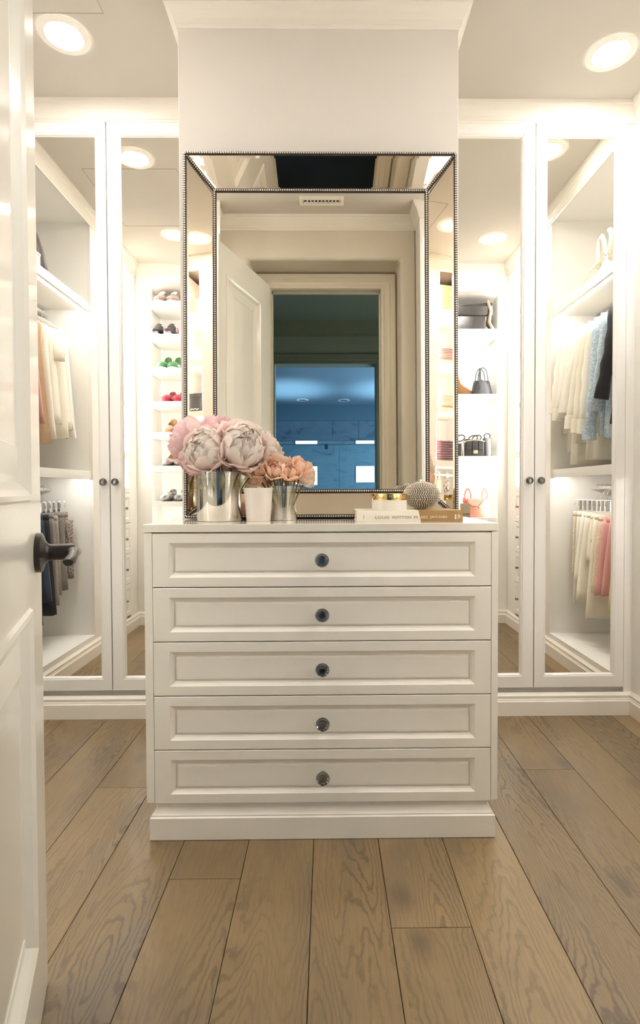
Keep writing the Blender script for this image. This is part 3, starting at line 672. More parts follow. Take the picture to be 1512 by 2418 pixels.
# frilly white carnation-like clusters bridging both vases
for i, (u, v, y, r) in enumerate(((632, 1082, 1.80, .034), (655, 1096, 1.81, .028), (618, 1098, 1.79, .030), (724, 1142, 1.80, .022))):
    t = thing('carnation', ['frilly ivory bloom between the peonies and the roses, the highest of its cluster', 'frilly ivory bloom just above the leftmost roses', 'frilly ivory bloom tucked under the leaning ivory peony', 'frilly ivory bloom low beyond the last rose, over the mirror edge'][i], 'flower', tuple(PX(u, v, y)), 'frilly blooms beside the roses')
    b = B(); rr = random.Random(50 + i); c = PX(u, v, y)
    for k in range(34):
        dd = Vector((rr.gauss(0, 1), rr.gauss(0, 1) - .4, rr.gauss(0, 1) + .5)).normalized()
        M = Matrix.Translation(c + dd * r * .25) @ frame_to(dd, rr.uniform(0, 6))
        sp_petal(b, M, 0, .42, 2.2, .35, r * .72, .12, .10, 300 + i * 50 + k, 5, 4, .1)
    obj('bloom', b, P_WHITE, t, smooth='all')
    rt = (WX + .01 * (i - 1), WY + .008, ZT + .02) if i != 2 else (VX + .03, VY, ZT + .03)
    obj('stem', B().tube([c, c.lerp(Vector(rt), .5) + Vector((0, 0, .012)), rt], .0022, 6), STEM, t)
def rose(c, r, d, m, mo, label, seed):
    t = thing('rose', label, 'flower', tuple(c), 'roses in the small vase'); rr = random.Random(seed); F = Matrix.Translation(Vector(c)) @ frame_to(d)
    b = B()
    for k in range(15):
        q = k / 15; sp_petal(b, F, k * 2.4, .62, 2.6, .10 + .66 * q, r * (.36 + .60 * q), .01 + .16 * q, .012, seed * 17 + k, 7, 6, .14)
    obj('bloom', b, m, t, smooth='all')
    for k in range(5):
        b = B(); sp_petal(b, F, 2 * PI * (k + rr.uniform(-.2, .2)) / 5, .80, 2.6, rr.uniform(.95, 1.2), r * 1.0, rr.uniform(.25, .42), .02, seed * 23 + k, 8, 7, .24)
        obj('petal', b, mo, t, smooth='all')
    c = Vector(c); base = c - Vector(d).normalized() * r * .7; rt = Vector((WX + (seed % 5 - 2) * .008, WY + (seed % 3 - 1) * .01, ZT + .012))
    obj('stem', B().tube([base, base.lerp(rt, .5) + Vector((0, 0, .006)), rt], .0024, 7), STEM, t)
    lf = B(); M = Matrix.Translation(base) @ frame_to((d[0], d[1], -.35), .5); sp_petal(lf, M, 0, .35, 2.2, .5, r * .8, .2, .01, seed, 4, 6, .4); obj('leaf', lf, LEAFM, t)
ro = [(612, 1112, 1.765, .031, (-.35, -.8, .35), 0, 'deep peach rose nearest the peonies'), (652, 1112, 1.755, .034, (.0, -.85, .45), 0, 'open peach rose at the front, showing its spiral centre'), (684, 1118, 1.765, .032, (.2, -.7, .6), 1, 'pale apricot rose bud beside the open peach one'),
      (711, 1108, 1.785, .031, (.5, -.4, .8), 0, 'upright peach rose at the outer side of the small vase'), (722, 1128, 1.80, .027, (.85, -.3, .1), 1, 'apricot rose leaning out over the mirror border'), (672, 1098, 1.83, .027, (0, -.1, 1), 1, 'apricot rose standing behind the open peach one'), (602, 1136, 1.79, .026, (-.6, -.6, -.1), 0, 'half-hidden coral rose low behind the white candle')]
for i, (u, v, y, r, d, k, lab) in enumerate(ro): rose(PX(u, v, y), r, d, (P_ROSE, P_ROSE2)[k], (P_ROSE2, P_ROSE)[k] if i % 3 else (P_ROSE, P_ROSE2)[k], lab, 70 + i)
# frosted candle cup
t = thing('candle_cup', 'tapered frosted white candle cup standing in front of the two vases', 'candle', (-.219, 1.765, ZT))
FR = mat('frosted_glass', (.83, .76, .70, 1), .35, coat=.3)
obj('cup', B().lathe([(.0375, 0), (.0385, .002), (.0462, .106), (.0432, .106), (.0365, .012), (.001, .012)], (-.219, 1.765, ZT), 44, True, False), FR, t, smooth=True)
obj('wax', B().lathe([(.0368, .013), (.0415, .085)], (-.219, 1.765, ZT), 36), mat('candle_wax', (.86, .78, .68, 1), .5), t, smooth=True)
obj('wick', B().cyl((-.219, 1.765, ZT + .084), (-.218, 1.765, ZT + .097), .0008, n=6), BRONZE, t)
# book with two-tone cover
bk = thing('book', 'thick coffee-table book with a half white, half tan cover lying by the mirror', 'book', (.256, 1.79, ZT))
bx0, bx1, by0, by1, bh = .0935, .4200, 1.693, 1.892, .0345
WHB = mat('book_white', (.80, .745, .65, 1), .45); TAN = mat('book_tan', (.32, .19, .072, 1), .5, bump=.3, bscale=500); PAG = mat('book_pages', (.78, .71, .58, 1), .8)
def slant(b, xa, xb_, y0, y1, z0, z1, sh=.006):   # the diagonal join of the two colours on the spine
    b.rings([[(xa, y0, z0), (xb_[0], y0, z0), (xb_[1], y0, z1), (xa, y0, z1)], [(xa, y1, z0), (xb_[0], y1, z0), (xb_[1], y1, z1), (xa, y1, z1)]]); return b
cutb, cutt = bx0 + .1445, bx0 + .1375
def cover(name, x0a, x0b, x1a, x1b, m, lab):
    b = B()
    ring = lambda y, z0, z1: [(x0a, y, z0), (x1a, y, z0), (x1b, y, z1), (x0b, y, z1)]
    b.rings([ring(by0, ZT, ZT + bh), ring(by0 + .003, ZT, ZT + bh)])          # spine
    b.rings([[(x0b, by0 + .003, ZT + bh - .003), (x1b, by0 + .003, ZT + bh - .003), (x1b + (0 if x1b > .4 else .0), by1, ZT + bh - .003), (x0b, by1, ZT + bh - .003)], [(x0b, by0 + .003, ZT + bh), (x1b, by0 + .003, ZT + bh), (x1b, by1, ZT + bh), (x0b, by1, ZT + bh)]])
    b.rings([[(x0a, by0 + .003, ZT), (x1a, by0 + .003, ZT), (x1a, by1, ZT), (x0a, by1, ZT)], [(x0a, by0 + .003, ZT + .003), (x1a, by0 + .003, ZT + .003), (x1a, by1, ZT + .003), (x0a, by1, ZT + .003)]])
    return obj(name, b, m, bk, label=lab)
cutx = .2825
cover('cover', bx0, bx0, cutx + .008, cutx, WHB, 'white half of the cover'); cover('cover', cutx + .0081, cutx + .0001, bx1, bx1, TAN, 'tan half of the cover')
obj('pages', B().box(bx0 + .003, bx1 - .003, by0 + .0035, by1 - .004, ZT + .0032, ZT + bh - .0032), PAG, bk)
def text(s, x, z, size, m, parent, y, sp=1.0, sx=1.0, rot=0, name='lettering', ext=.0004):
    cu = bpy.data.curves.new(name, 'FONT'); cu.body = s; cu.size = size; cu.extrude = ext; cu.space_character = sp; cu.align_x = 'LEFT'; cu.align_y = 'CENTER'
    tmp = bpy.data.objects.new('tmp', cu); C.objects.link(tmp); bpy.context.view_layer.update()
    me = bpy.data.meshes.new_from_object(tmp.evaluated_get(bpy.context.evaluated_depsgraph_get())); bpy.data.objects.remove(tmp)
    me.materials.clear(); me.materials.append(m)
    o = bpy.data.objects.new(name, me); C.objects.link(o); o.rotation_euler = (PI / 2, rot, 0); o.scale = (sx, 1, 1); o.parent = parent; o.location = Vector((x, y, z)) - chain_off(parent); return o
TXD = mat('lettering_olive', (.20, .16, .09, 1), .6); TXL = mat('lettering_ivory', (.78, .70, .56, 1), .5)
zm = ZT + .0135
def fit_text(tx_, x0, x1, z, h, m):
    o = text(tx_, x0, z, h, m, bk, by0 - .0002, 1.12)
    xs_ = [v.co.x for v in o.data.vertices]; ys_ = [v.co.y for v in o.data.vertices]
    kx = (x1 - x0) / (max(xs_) - min(xs_)); kz = h / (max(ys_) - min(ys_))
    for v in o.data.vertices: v.co.x = (v.co.x - min(xs_)) * kx; v.co.y = (v.co.y - (max(ys_) + min(ys_)) / 2) * kz
    return o
fit_text('LOUIS', .1490, .1925, zm, .0082, TXD); fit_text('VUITTON', .1995, .2600, zm, .0082, TXD); fit_text('M', .2690, .2795, zm, .0082, TXD)
fit_text('ARC', .2885, .3120, zm, .0086, TXL); fit_text('JACOBS', .3185, .3710, zm, .0088, TXL)
o = fit_text('R', .4045, .4130, ZT + .0165, .0110, TXL)
obj('flourish', B().tube([(.4025, by0 - .0002, ZT + .010), (.4065, by0 - .0002, ZT + .0095), (.4110, by0 - .0002, ZT + .012), (.4160, by0 - .0002, ZT + .0195)], .0005, 5), TXL, bk)
obj('spine_label', B().box(.3950, .3995, by0 - .0004, by0 + .0001, ZT + .007, ZT + .022), TXL, bk, label='small ivory oblong on the spine')
obj('spine_label', B().box(.1130, .1142, by0 - .0004, by0 + .0001, ZT + .008, ZT + .022), TXD, bk, label='thin olive line on the spine')
# round box with gold lid
t = thing('trinket_box', 'round white lidded box with a shiny gold lid resting on the book', 'box', (.201, 1.765, ZT + bh))
z0 = ZT + bh + .0003
obj('box', B().lathe([(.0555, 0), (.0560, .002), (.0560, .031), (.054, .031), (.054, .004), (.001, .004)], (.201, 1.765, z0), 56, True, False), mat('porcelain', (.80, .75, .67, 1), .35, coat=.3), t, smooth=True)
obj('lid', B().lathe([(.0562, .0312), (.0568, .0322), (.0568, .0500), (.0560, .0515), (.001, .0518)], (.201, 1.765, z0), 56), GOLD, t, smooth=True)
# beaded clutch
cx, cy, czz = .310, 1.792, ZT + bh + .0455
t = thing('beaded_clutch', 'oval evening clutch covered in silver beads resting on the tan end of the book', 'bag', (cx, cy, ZT + bh))
b = B().ball((cx, cy, czz), 1, 40, 26, (.060, .030, .0425)); obj('body', b, mat('clutch_cloth', (.22, .185, .14, 1), .5, metal=.5), t, smooth='all')
b = B(); src = bmesh.new(); bmesh.ops.create_icosphere(src, subdivisions=1, radius=.0027); me = bpy.data.meshes.new('tmp'); src.to_mesh(me); src.free()
nb = 0; lat = -1.5
while lat < 1.5:
    circ = 2 * PI * math.cos(lat) * .052; n = max(1, int(circ / .0066)); off = .5 if nb % 2 else 0; nb += 1
    for k in range(n):
        a = 2 * PI * (k + off) / n; c = Vector((cx + .0605 * math.cos(lat) * math.cos(a), cy + .0315 * math.cos(lat) * math.sin(a), czz + .0432 * math.sin(lat)))
        n0 = len(b.m.verts); b.m.from_mesh(me); b.m.verts.ensure_lookup_table()
        for v in b.m.verts[n0:]: v.co += c
    lat += .118 + .04 * abs(math.sin(lat))
obj('beads', b, PEWTER, t, smooth='all', kind='stuff')
obj('clasp', B().ball((cx - .004, cy, czz + .047), .005, 10, 8).ball((cx + .004, cy, czz + .047), .005, 10, 8).box(cx - .02, cx + .02, cy - .002, cy + .002, czz + .040, czz + .0445), PEWTER, t, smooth=True)

# ------------------------------------------------------------------ clothes
def fabric(name, c, rough=.85, kind=None, c2=None, sc=120, bump=.4):
    m = mat(name, c, rough, sheen=.3, bump=bump, bscale=sc, var=.10, vscale=9)
    if kind:
        t = m.node_tree; n = t.nodes; p = n['Principled BSDF']; tcn = n.new('ShaderNodeTexCoord')
        mx = n.new('ShaderNodeMix'); mx.data_type = 'RGBA'; mx.inputs[6].default_value = c; mx.inputs[7].default_value = c2
        if kind == 'check':
            k = n.new('ShaderNodeTexChecker'); k.inputs['Scale'].default_value = sc; mp = n.new('ShaderNodeMapping'); mp.inputs['Scale'].default_value = (1, .0, 1); mp.inputs['Location'].default_value = (.0, .0013, .0)
            link(t, tcn.outputs['Object'], mp.inputs[0]); link(t, mp.outputs[0], k.inputs['Vector']); link(t, k.outputs['Fac'], mx.inputs[0])
        else:
            k = n.new('ShaderNodeTexNoise'); k.inputs['Scale'].default_value = sc; k.inputs['Detail'].default_value = 2; r = n.new('ShaderNodeMapRange'); r.inputs[1].default_value = .42; r.inputs[2].default_value = .6
            link(t, tcn.outputs['Object'], k.inputs['Vector']); link(t, k.outputs['Fac'], r.inputs[0]); link(t, r.outputs[0], mx.inputs[0])
        link(t, mx.outputs[2], p.inputs['Base Color'])
    return m
F_IV = fabric('ivory_cloth', (.88, .84, .75, 1)); F_WH = fabric('white_cloth', (.88, .85, .78, 1)); F_CR = fabric('cream_cloth', (.86, .81, .69, 1))
F_RO = fabric('dusty_pink_cloth', (.66, .38, .35, 1)); F_BR = fabric('brown_lace', (.22, .11, .07, 1)); F_TN = fabric('caramel_cloth', (.58, .42, .26, 1))
F_BL = fabric('chambray', (.40, .50, .60, 1), kind='n', c2=(.60, .68, .74, 1), sc=90); F_NV = fabric('navy_cloth', (.03, .045, .07, 1)); F_BK = fabric('black_cloth', (.018, .018, .022, 1))
F_TW = fabric('brown_tweed', (.05, .035, .03, 1), kind='n', c2=(.50, .42, .36, 1), sc=260); F_HT = fabric('houndstooth', (.80, .74, .62, 1), kind='check', c2=(.04, .03, .025, 1), sc=170)
F_LC = fabric('ivory_lace', (.86, .78, .64, 1), kind='n', c2=(.66, .56, .42, 1), sc=190, bump=.9); F_PK = fabric('rose_pink_cloth', (.72, .40, .37, 1)); F_CH = fabric('charcoal_cloth', (.07, .07, .075, 1)); F_YE = fabric('straw_cloth', (.70, .62, .34, 1)); F_GR = fabric('grey_wool', (.22, .20, .18, 1))
HGW = mat('hanger_white', (.80, .78, .72, 1), .4); HGC = mat('hanger_clear', (.9, .9, .9, 1), .1, coat=.5)
def cloth_body(b, xc, y, lev, n=36, folds=9, amp=.006, seed=0, thick=.02):
    """levels = (z, half width, thickness, fold strength)"""
    rr = random.Random(seed); p1, p2 = rr.uniform(0, 6), rr.uniform(0, 6); rings = []
    for z, hw, th, fs in lev:
        r = []
        for i in range(n):
            a = 2 * PI * i / n; cx_, sy_ = math.cos(a), math.sin(a)
            f = fs * amp * (math.sin(folds * cx_ * 1.6 + p1 + z * 1.5) + .5 * math.sin(folds * 2.1 * cx_ + p2))
            r.append((xc + hw * (abs(cx_) ** .8) * (1 if cx_ > 0 else -1) + fs * .006 * math.sin(7 * a + p2), y + th * sy_ + f, z + fs * .004 * math.sin(5 * a + p1)))
        rings.append(r)
    b.rings(rings); return b
def hanger(x, y, zr, w, m, clips, group, label, dz=.0):
    t = thing('clothes_hanger', label, 'hanger', (x, y, zr), group)
    hook = [(x + .019 * math.cos(a), y, zr + .019 * math.sin(a)) for a in [PI * 1.15 - k * PI * 1.25 / 9 for k in range(10)]] + [(x + .006, y, zr - .028), (x, y, zr - .045), (x, y, zr - .075 - dz)]
    obj('hook', B().tube(hook, .0017, 6), CHROME, t, smooth='all')
    zb = zr - .075 - dz
    if clips:
        obj('bar', B().tube([(x - w, y, zb - .035), (x - w, y, zb), (x + w, y, zb), (x + w, y, zb - .035)], .0022, 6), CHROME, t, smooth='all')
        for s in (-1, 1): obj('clip', B().box(x + s * (w - .035) - .008, x + s * (w - .035) + .008, y - .006, y + .006, zb - .062, zb - .006), CHROME, t)
    else:
        obj('bar', B().tube([(x - w, y, zb - .050), (x - w * .55, y, zb - .022), (x, y, zb), (x + w * .55, y, zb - .022), (x + w, y, zb - .050)], .005, 8, flat=.6), m, t, smooth='all')
    return t
def shirt(sx, xc, y, zt, zh, m, label, group, sh=.195, hem=.215, sleeve=.50, th=.020, cuff=None, seed=0, tilt=0, fold=1.0):
    nm = next((w for w in ('dress', 'camisole', 'blouse', 'shirt', 'top') if w in label.replace('-', ' ').split()), 'top'); nm = {'top': 'sleeveless_top'}.get(nm, nm)
    t = thing(nm, label, 'clothing', (xc, y, zt), group); b = B()
    lev = [(zt, .055, .012, 0), (zt - .006, .075, .014, 0), (zt - .028, sh * .68, th * .8, .1), (zt - .050, sh * .96, th, .25), (zt - .075, sh, th, .4)]
    N = 9
    for k in range(1, N + 1):
        q = k / N; lev.append((zt - .075 - (zt - .075 - zh) * q, sh * (.93 if 0 < q < .9 else .95) + (hem - sh * .93) * q, th * (1 + .5 * q), fold * (.4 + .8 * q)))
    cloth_body(b, xc, y, lev, seed=seed); obj('body', b, m, t, smooth='all')
    obj('collar', B().tube([(xc + .052 * math.cos(a), y + .016 * math.sin(a), zt + .004 + .006 * math.cos(a) ** 2) for a in [2 * PI * k / 14 for k in range(15)]], .0075, 6), m, t, smooth='all')
    if sleeve:
        rr = random.Random(seed + 5)
        for s in (-1, 1):
            x0 = xc + s * (sh - .012); pts, rs = [], []
            for k in range(9):
                q = k / 8; pts.append((x0 + s * (.012 + .025 * math.sin(q * 2.2)) + (tilt if s * sx < 0 else 0) * q * q, y + .012 * math.sin(q * 5 + seed), zt - .055 - sleeve * q)); rs.append(.032 + .012 * (1 - q) + .004 * math.sin(q * 23 + seed))
            rs[-1] = rs[-2] * 1.06
            obj('sleeve', B().tube(pts, rs, 14, flat=.42), m, t, smooth='all')
            if cuff:
                p = Vector(pts[-1]); obj('cuff', B().tube([p + Vector((0, 0, .03)), p + Vector((0, 0, .028)), p + Vector((0, 0, -.045)), p + Vector((0, 0, -.047))], [rs[-1] * .9, rs[-1] * 1.12, rs[-1] * 1.22, rs[-1] * .9], 14, flat=.42), m, t, smooth=True)
    return t
def skirt(xc, y, zt, zh, m, label, group, wt=.155, wh=.20, th=.018, seed=0, band=True, name='skirt', split=0, fold=1.0):
    t = thing(name, label, 'clothing', (xc, y, zt), group)
    N = 8
    if split:
        for s in (-1, 1):
            lev = [(zt - (zt - zh) * k / N, wh * .53, th, .5) for k in range(1, N + 1)]; b = cloth_body(B(), xc + s * wh * .5, y, lev, folds=4, seed=seed + s, amp=.004); obj('leg', b, m, t, smooth='all')
        b = cloth_body(B(), xc, y, [(zt, wt, th * .7, 0), (zt - .05, wt * 1.02, th, .1), (zt - (zt - zh) * .55, wh * 1.0, th, .3)], seed=seed, amp=.005)
    else:
        lev = [(zt, wt, th * .6, 0)] + [(zt - (zt - zh) * k / N, wt + (wh - wt) * (k / N) ** .8, th * (.8 + .8 * k / N), fold * (.1 + 1.1 * k / N)) for k in range(1, N + 1)]
        b = cloth_body(B(), xc, y, lev, seed=seed)
    obj('body', b, m, t, smooth='all')
    if band: obj('waistband', cloth_body(B(), xc, y, [(zt + .001, wt * 1.01, th * .7, 0), (zt - .03, wt * 1.02, th * .85, 0)], seed=seed), m, t, smooth='all')
    return t
# ---- closet behind the open door (left wall), upper rod
xc = XL - .27; zr = 2.125
G1 = 'tops on the upper rod behind the door'
up = [(1.640, 1.36, F_WH, 'sheer white sleeveless top hanging first on the upper rod', 0, .17, .20), (1.700, 1.40, F_IV, 'ivory sleeveless dress second on the upper rod, with a waist seam', 0, .165, .205), (1.760, 1.345, F_CR, 'cream top third on the upper rod, with a lifted hem', 0, .175, .21),
      (1.820, 1.42, F_IV, 'ivory short-sleeved top behind the cream one on the upper rod', .18, .175, .20), (1.885, 1.33, F_IV, 'cream tiered dress in the middle of the upper rod', 0, .17, .205), (1.945, 1.30, F_TN, 'caramel dress beside the dusty pink camisole', 0, .16, .20), (1.995, 1.40, F_RO, 'dusty pink satin camisole with thin straps, mid rod', 0, .15, .19), (2.09, 1.28, F_BR, 'brown lace dress next to the pink camisole', 0, .17, .20), (2.17, 1.36, F_RO, 'second dusty pink top, deeper along the upper rod', 0, .165, .20)]
for i, (y, zh, m, lab, sl, sh, hm) in enumerate(up):
    shirt(-1, xc, y, 2.015, zh, m, lab, G1, sh=sh, hem=hm, sleeve=sl, seed=20 + i, th=.013)
    hanger(xc, y, zr, sh * .85, HGW, False, 'hangers on the upper rod behind the door', 'hanger of the ' + lab)
# lower rod
zr = 1.045; G2 = 'skirts and trousers on the lower rod behind the door'
lo = [(1.655, .905, .50, F_TW, 'brown tweed shorts clipped at the end of the lower rod', .15, .175, 2), (1.712, .905, .44, F_GR, 'grey wool skirt between the tweed shorts and the houndstooth', .15, .17, 0), (1.770, .890, .42, F_HT, 'black and cream houndstooth skirt with a cream waistband', .145, .165, 0),
      (1.830, .905, .37, F_GR, 'long grey skirt just behind the houndstooth', .15, .18, 0), (1.895, .900, .33, F_BK, 'black trousers-length skirt in the middle of the lower rod', .155, .19, 0), (1.965, .905, .42, F_NV, 'dark navy skirt with a flared corner hem', .155, .20, 0), (2.04, .905, .31, F_BK, 'long black skirt further along the lower rod', .155, .19, 0), (2.12, .905, .36, F_NV, 'navy skirt deepest on the lower rod', .155, .19, 0)]
for i, (y, zt, zh, m, lab, wt, wh, sp) in enumerate(lo):
    skirt(xc, y, zt, zh, m, lab, G2, wt, wh, seed=40 + i, split=sp, name='shorts' if sp else 'skirt', band=True, th=.016, fold=.6)
    hanger(xc, y, zr, wt * .9, None, True, 'clip hangers on the lower rod behind the door', 'clip hanger of the ' + lab)
# ---- closet of white blouses (right wall)
xc = XR + .27; zr = 2.082; G3 = 'white and pale blouses on the upper rod'
ub = [(1.660, 1.37, F_WH, 'white blouse with a wide cuffed sleeve, first on the upper rod', .40, 1), (1.722, 1.26, F_WH, 'white blouse second from the light corner of the closet', .45, 1), (1.784, 1.178, F_IV, 'long ivory shirt dress whose hem nearly touches the shelf', .50, 0), (1.846, 1.30, F_WH, 'white blouse in front of the beige dress', .42, 1), (1.908, 1.33, F_IV, 'ivory blouse mid rod with a hanging cuff', .52, 1),
      (1.970, 1.20, F_CR, 'cream blouse with a pale lining, mid rod', .55, 1), (2.032, 1.34, F_IV, 'ivory blouse just before the blue shirt', .56, 1), (2.105, 1.32, F_BL, 'blue chambray shirt with a turned-up cuff', .60, 1), (2.175, 1.30, F_BL, 'second blue chambray shirt behind the first', .50, 0), (2.245, 1.36, F_BK, 'black shirt behind the blue ones', .45, 0)]
for i, (y, zh, m, lab, sl, cf) in enumerate(ub):
    shirt(1, xc, y, 1.995, zh, m, lab, G3, sh=.205, hem=.225, sleeve=sl, cuff=cf, seed=60 + i, th=.014, tilt=-.05)
    hanger(xc, y, zr, .17, HGW, False, 'hangers above the blouses', 'hanger of the ' + lab)
zr = 1.045; G4 = 'pale skirts on the lower rod'
ls = [(1.660, .900, .50, F_LC, 'ivory lace pencil skirt clipped first on the lower rod', .155, .165), (1.715, .900, .35, F_IV, 'long ivory skirt behind the lace one', .155, .18), (1.765, .895, .49, F_WH, 'short white skirt with a straight hem', .15, .20), (1.815, .895, .38, F_CR, 'long cream flared skirt in the middle of the lower rod', .15, .21), (1.865, .890, .62, F_CR, 'short cream skirt with a small dark tassel', .145, .17), (1.915, .890, .30, F_CR, 'longest beige skirt, hem close to the closet floor', .15, .20),
      (1.965, .885, .45, F_LC, 'lace-edged pale skirt beside the pink one', .15, .185), (2.025, .880, .45, F_PK, 'rose pink skirt with a fine hem', .15, .20), (2.095, .880, .46, F_PK, 'second rose pink skirt, half in shadow', .15, .20), (2.165, .880, .38, F_YE, 'straw yellow skirt behind the pink ones', .15, .20), (2.24, .88, .34, F_CR, 'cream skirt deepest on the lower rod', .15, .20)]
for i, (y, zt, zh, m, lab, wt, wh) in enumerate(ls):
    s = skirt(xc, y, zt, zh, m, lab, G4, wt, wh, seed=80 + i, th=.016, fold=.7)
    if i == 4: obj('tassel', B().ball((xc - .145, y + .018, .735), .008, 8, 6, (1, 1, 1.8)), BRONZE, s)
    hanger(xc, y, zr, wt * .95, None, True, 'clip hangers on the lower rod', 'clip hanger of the ' + lab)

# ------------------------------------------------------------------ things on the top shelves of the closets
def arc(b, p0, p1, h, r, n=14, out=(0, 0, 1)):
    p0, p1, o = Vector(p0), Vector(p1), Vector(out); b.tube([p0.lerp(p1, .5 - .5 * math.cos(PI * k / n)) + o * h * math.sin(PI * k / n) ** .8 for k in range(n + 1)], r, 8); return b
DKB = fabric('dark_brown_leather', (.045, .022, .018, 1), .5)
zs_ = 2.197
t = thing('slouchy_bag', 'dark brown slouching leather bag on the top closet shelf behind the open door', 'bag', (-1.66, 2.01, zs_))
b = B(); b.rings([[(-1.665 + hw * math.cos(a) * (1 + .04 * math.sin(3 * a)), 2.015 + y0 * .3 + th * math.sin(a), zs_ + z) for a in [2 * PI * k / 24 for k in range(24)]] for z, hw, th, y0 in ((.001, .165, .105, 0), (.04, .165, .100, 0), (.12, .150, .090, .01), (.20, .125, .075, .03), (.27, .10, .06, .045), (.31, .07, .05, .05), (.335, .05, .03, .05))]); obj('body', b, DKB, t, smooth='all')
obj('strap', arc(B(), (-1.58, 2.02, zs_ + .27), (-1.75, 2.03, zs_ + .27), .07, .010), DKB, t, smooth='all'); obj('stud', B().ball((-1.552, 2.03, zs_ + .17), .008, 8, 6), GOLD, t)
WC = mat('carton_white', (.70, .67, .60, 1), .6)
t = thing('carton', 'small white carton in front of the dark brown bag on the top shelf', 'box', (-1.50, 2.29, zs_)); obj('box', B().box(-1.532, -1.472, 2.142, 2.385, zs_ + .0005, zs_ + .045), WC, t, bevel=.001); obj('lid', B().box(-1.534, -1.470, 2.140, 2.387, zs_ + .0455, zs_ + .056), WC, t, bevel=.001)
zs_ = 2.154; CRB = fabric('cream_leather', (.80, .73, .58, 1), .5)
t = thing('handbag', 'cream quilted handbag with looped strap on the top shelf above the blouses', 'bag', (1.62, 2.02, zs_))
b = B(); b.rings([[(1.60 + hw * math.cos(a), 2.03 + th * math.sin(a), zs_ + z) for a in [2 * PI * k / 24 for k in range(24)]] for z, hw, th in ((.001, .11, .10), (.02, .12, .11), (.07, .115, .10), (.12, .09, .07), (.145, .05, .04))]); obj('body', b, CRB, t, smooth='all')
obj('handle', B().tube([(1.50, 1.99, zs_ + .09), (1.50, 1.98, zs_ + .17), (1.50, 1.99, zs_ + .235), (1.50, 2.02, zs_ + .25), (1.50, 2.045, zs_ + .21), (1.50, 2.06, zs_ + .15), (1.50, 2.09, zs_ + .13), (1.50, 2.115, zs_ + .16), (1.50, 2.12, zs_ + .22), (1.50, 2.10, zs_ + .25)], .013, 8), CRB, t, smooth='all')
obj('strap', B().tube([(1.49, 2.02, zs_ + .12), (1.475, 1.93, zs_ + .095), (1.465, 1.85, zs_ + .045), (1.47, 1.82, zs_ + .018), (1.48, 1.85, zs_ + .008), (1.49, 1.93, zs_ + .012), (1.50, 1.97, zs_ + .05)], .0075, 8), CRB, t, smooth='all')
obj('buckle', B().ball((1.485, 2.10, zs_ + .11), .012, 10, 8), CHROME, t)

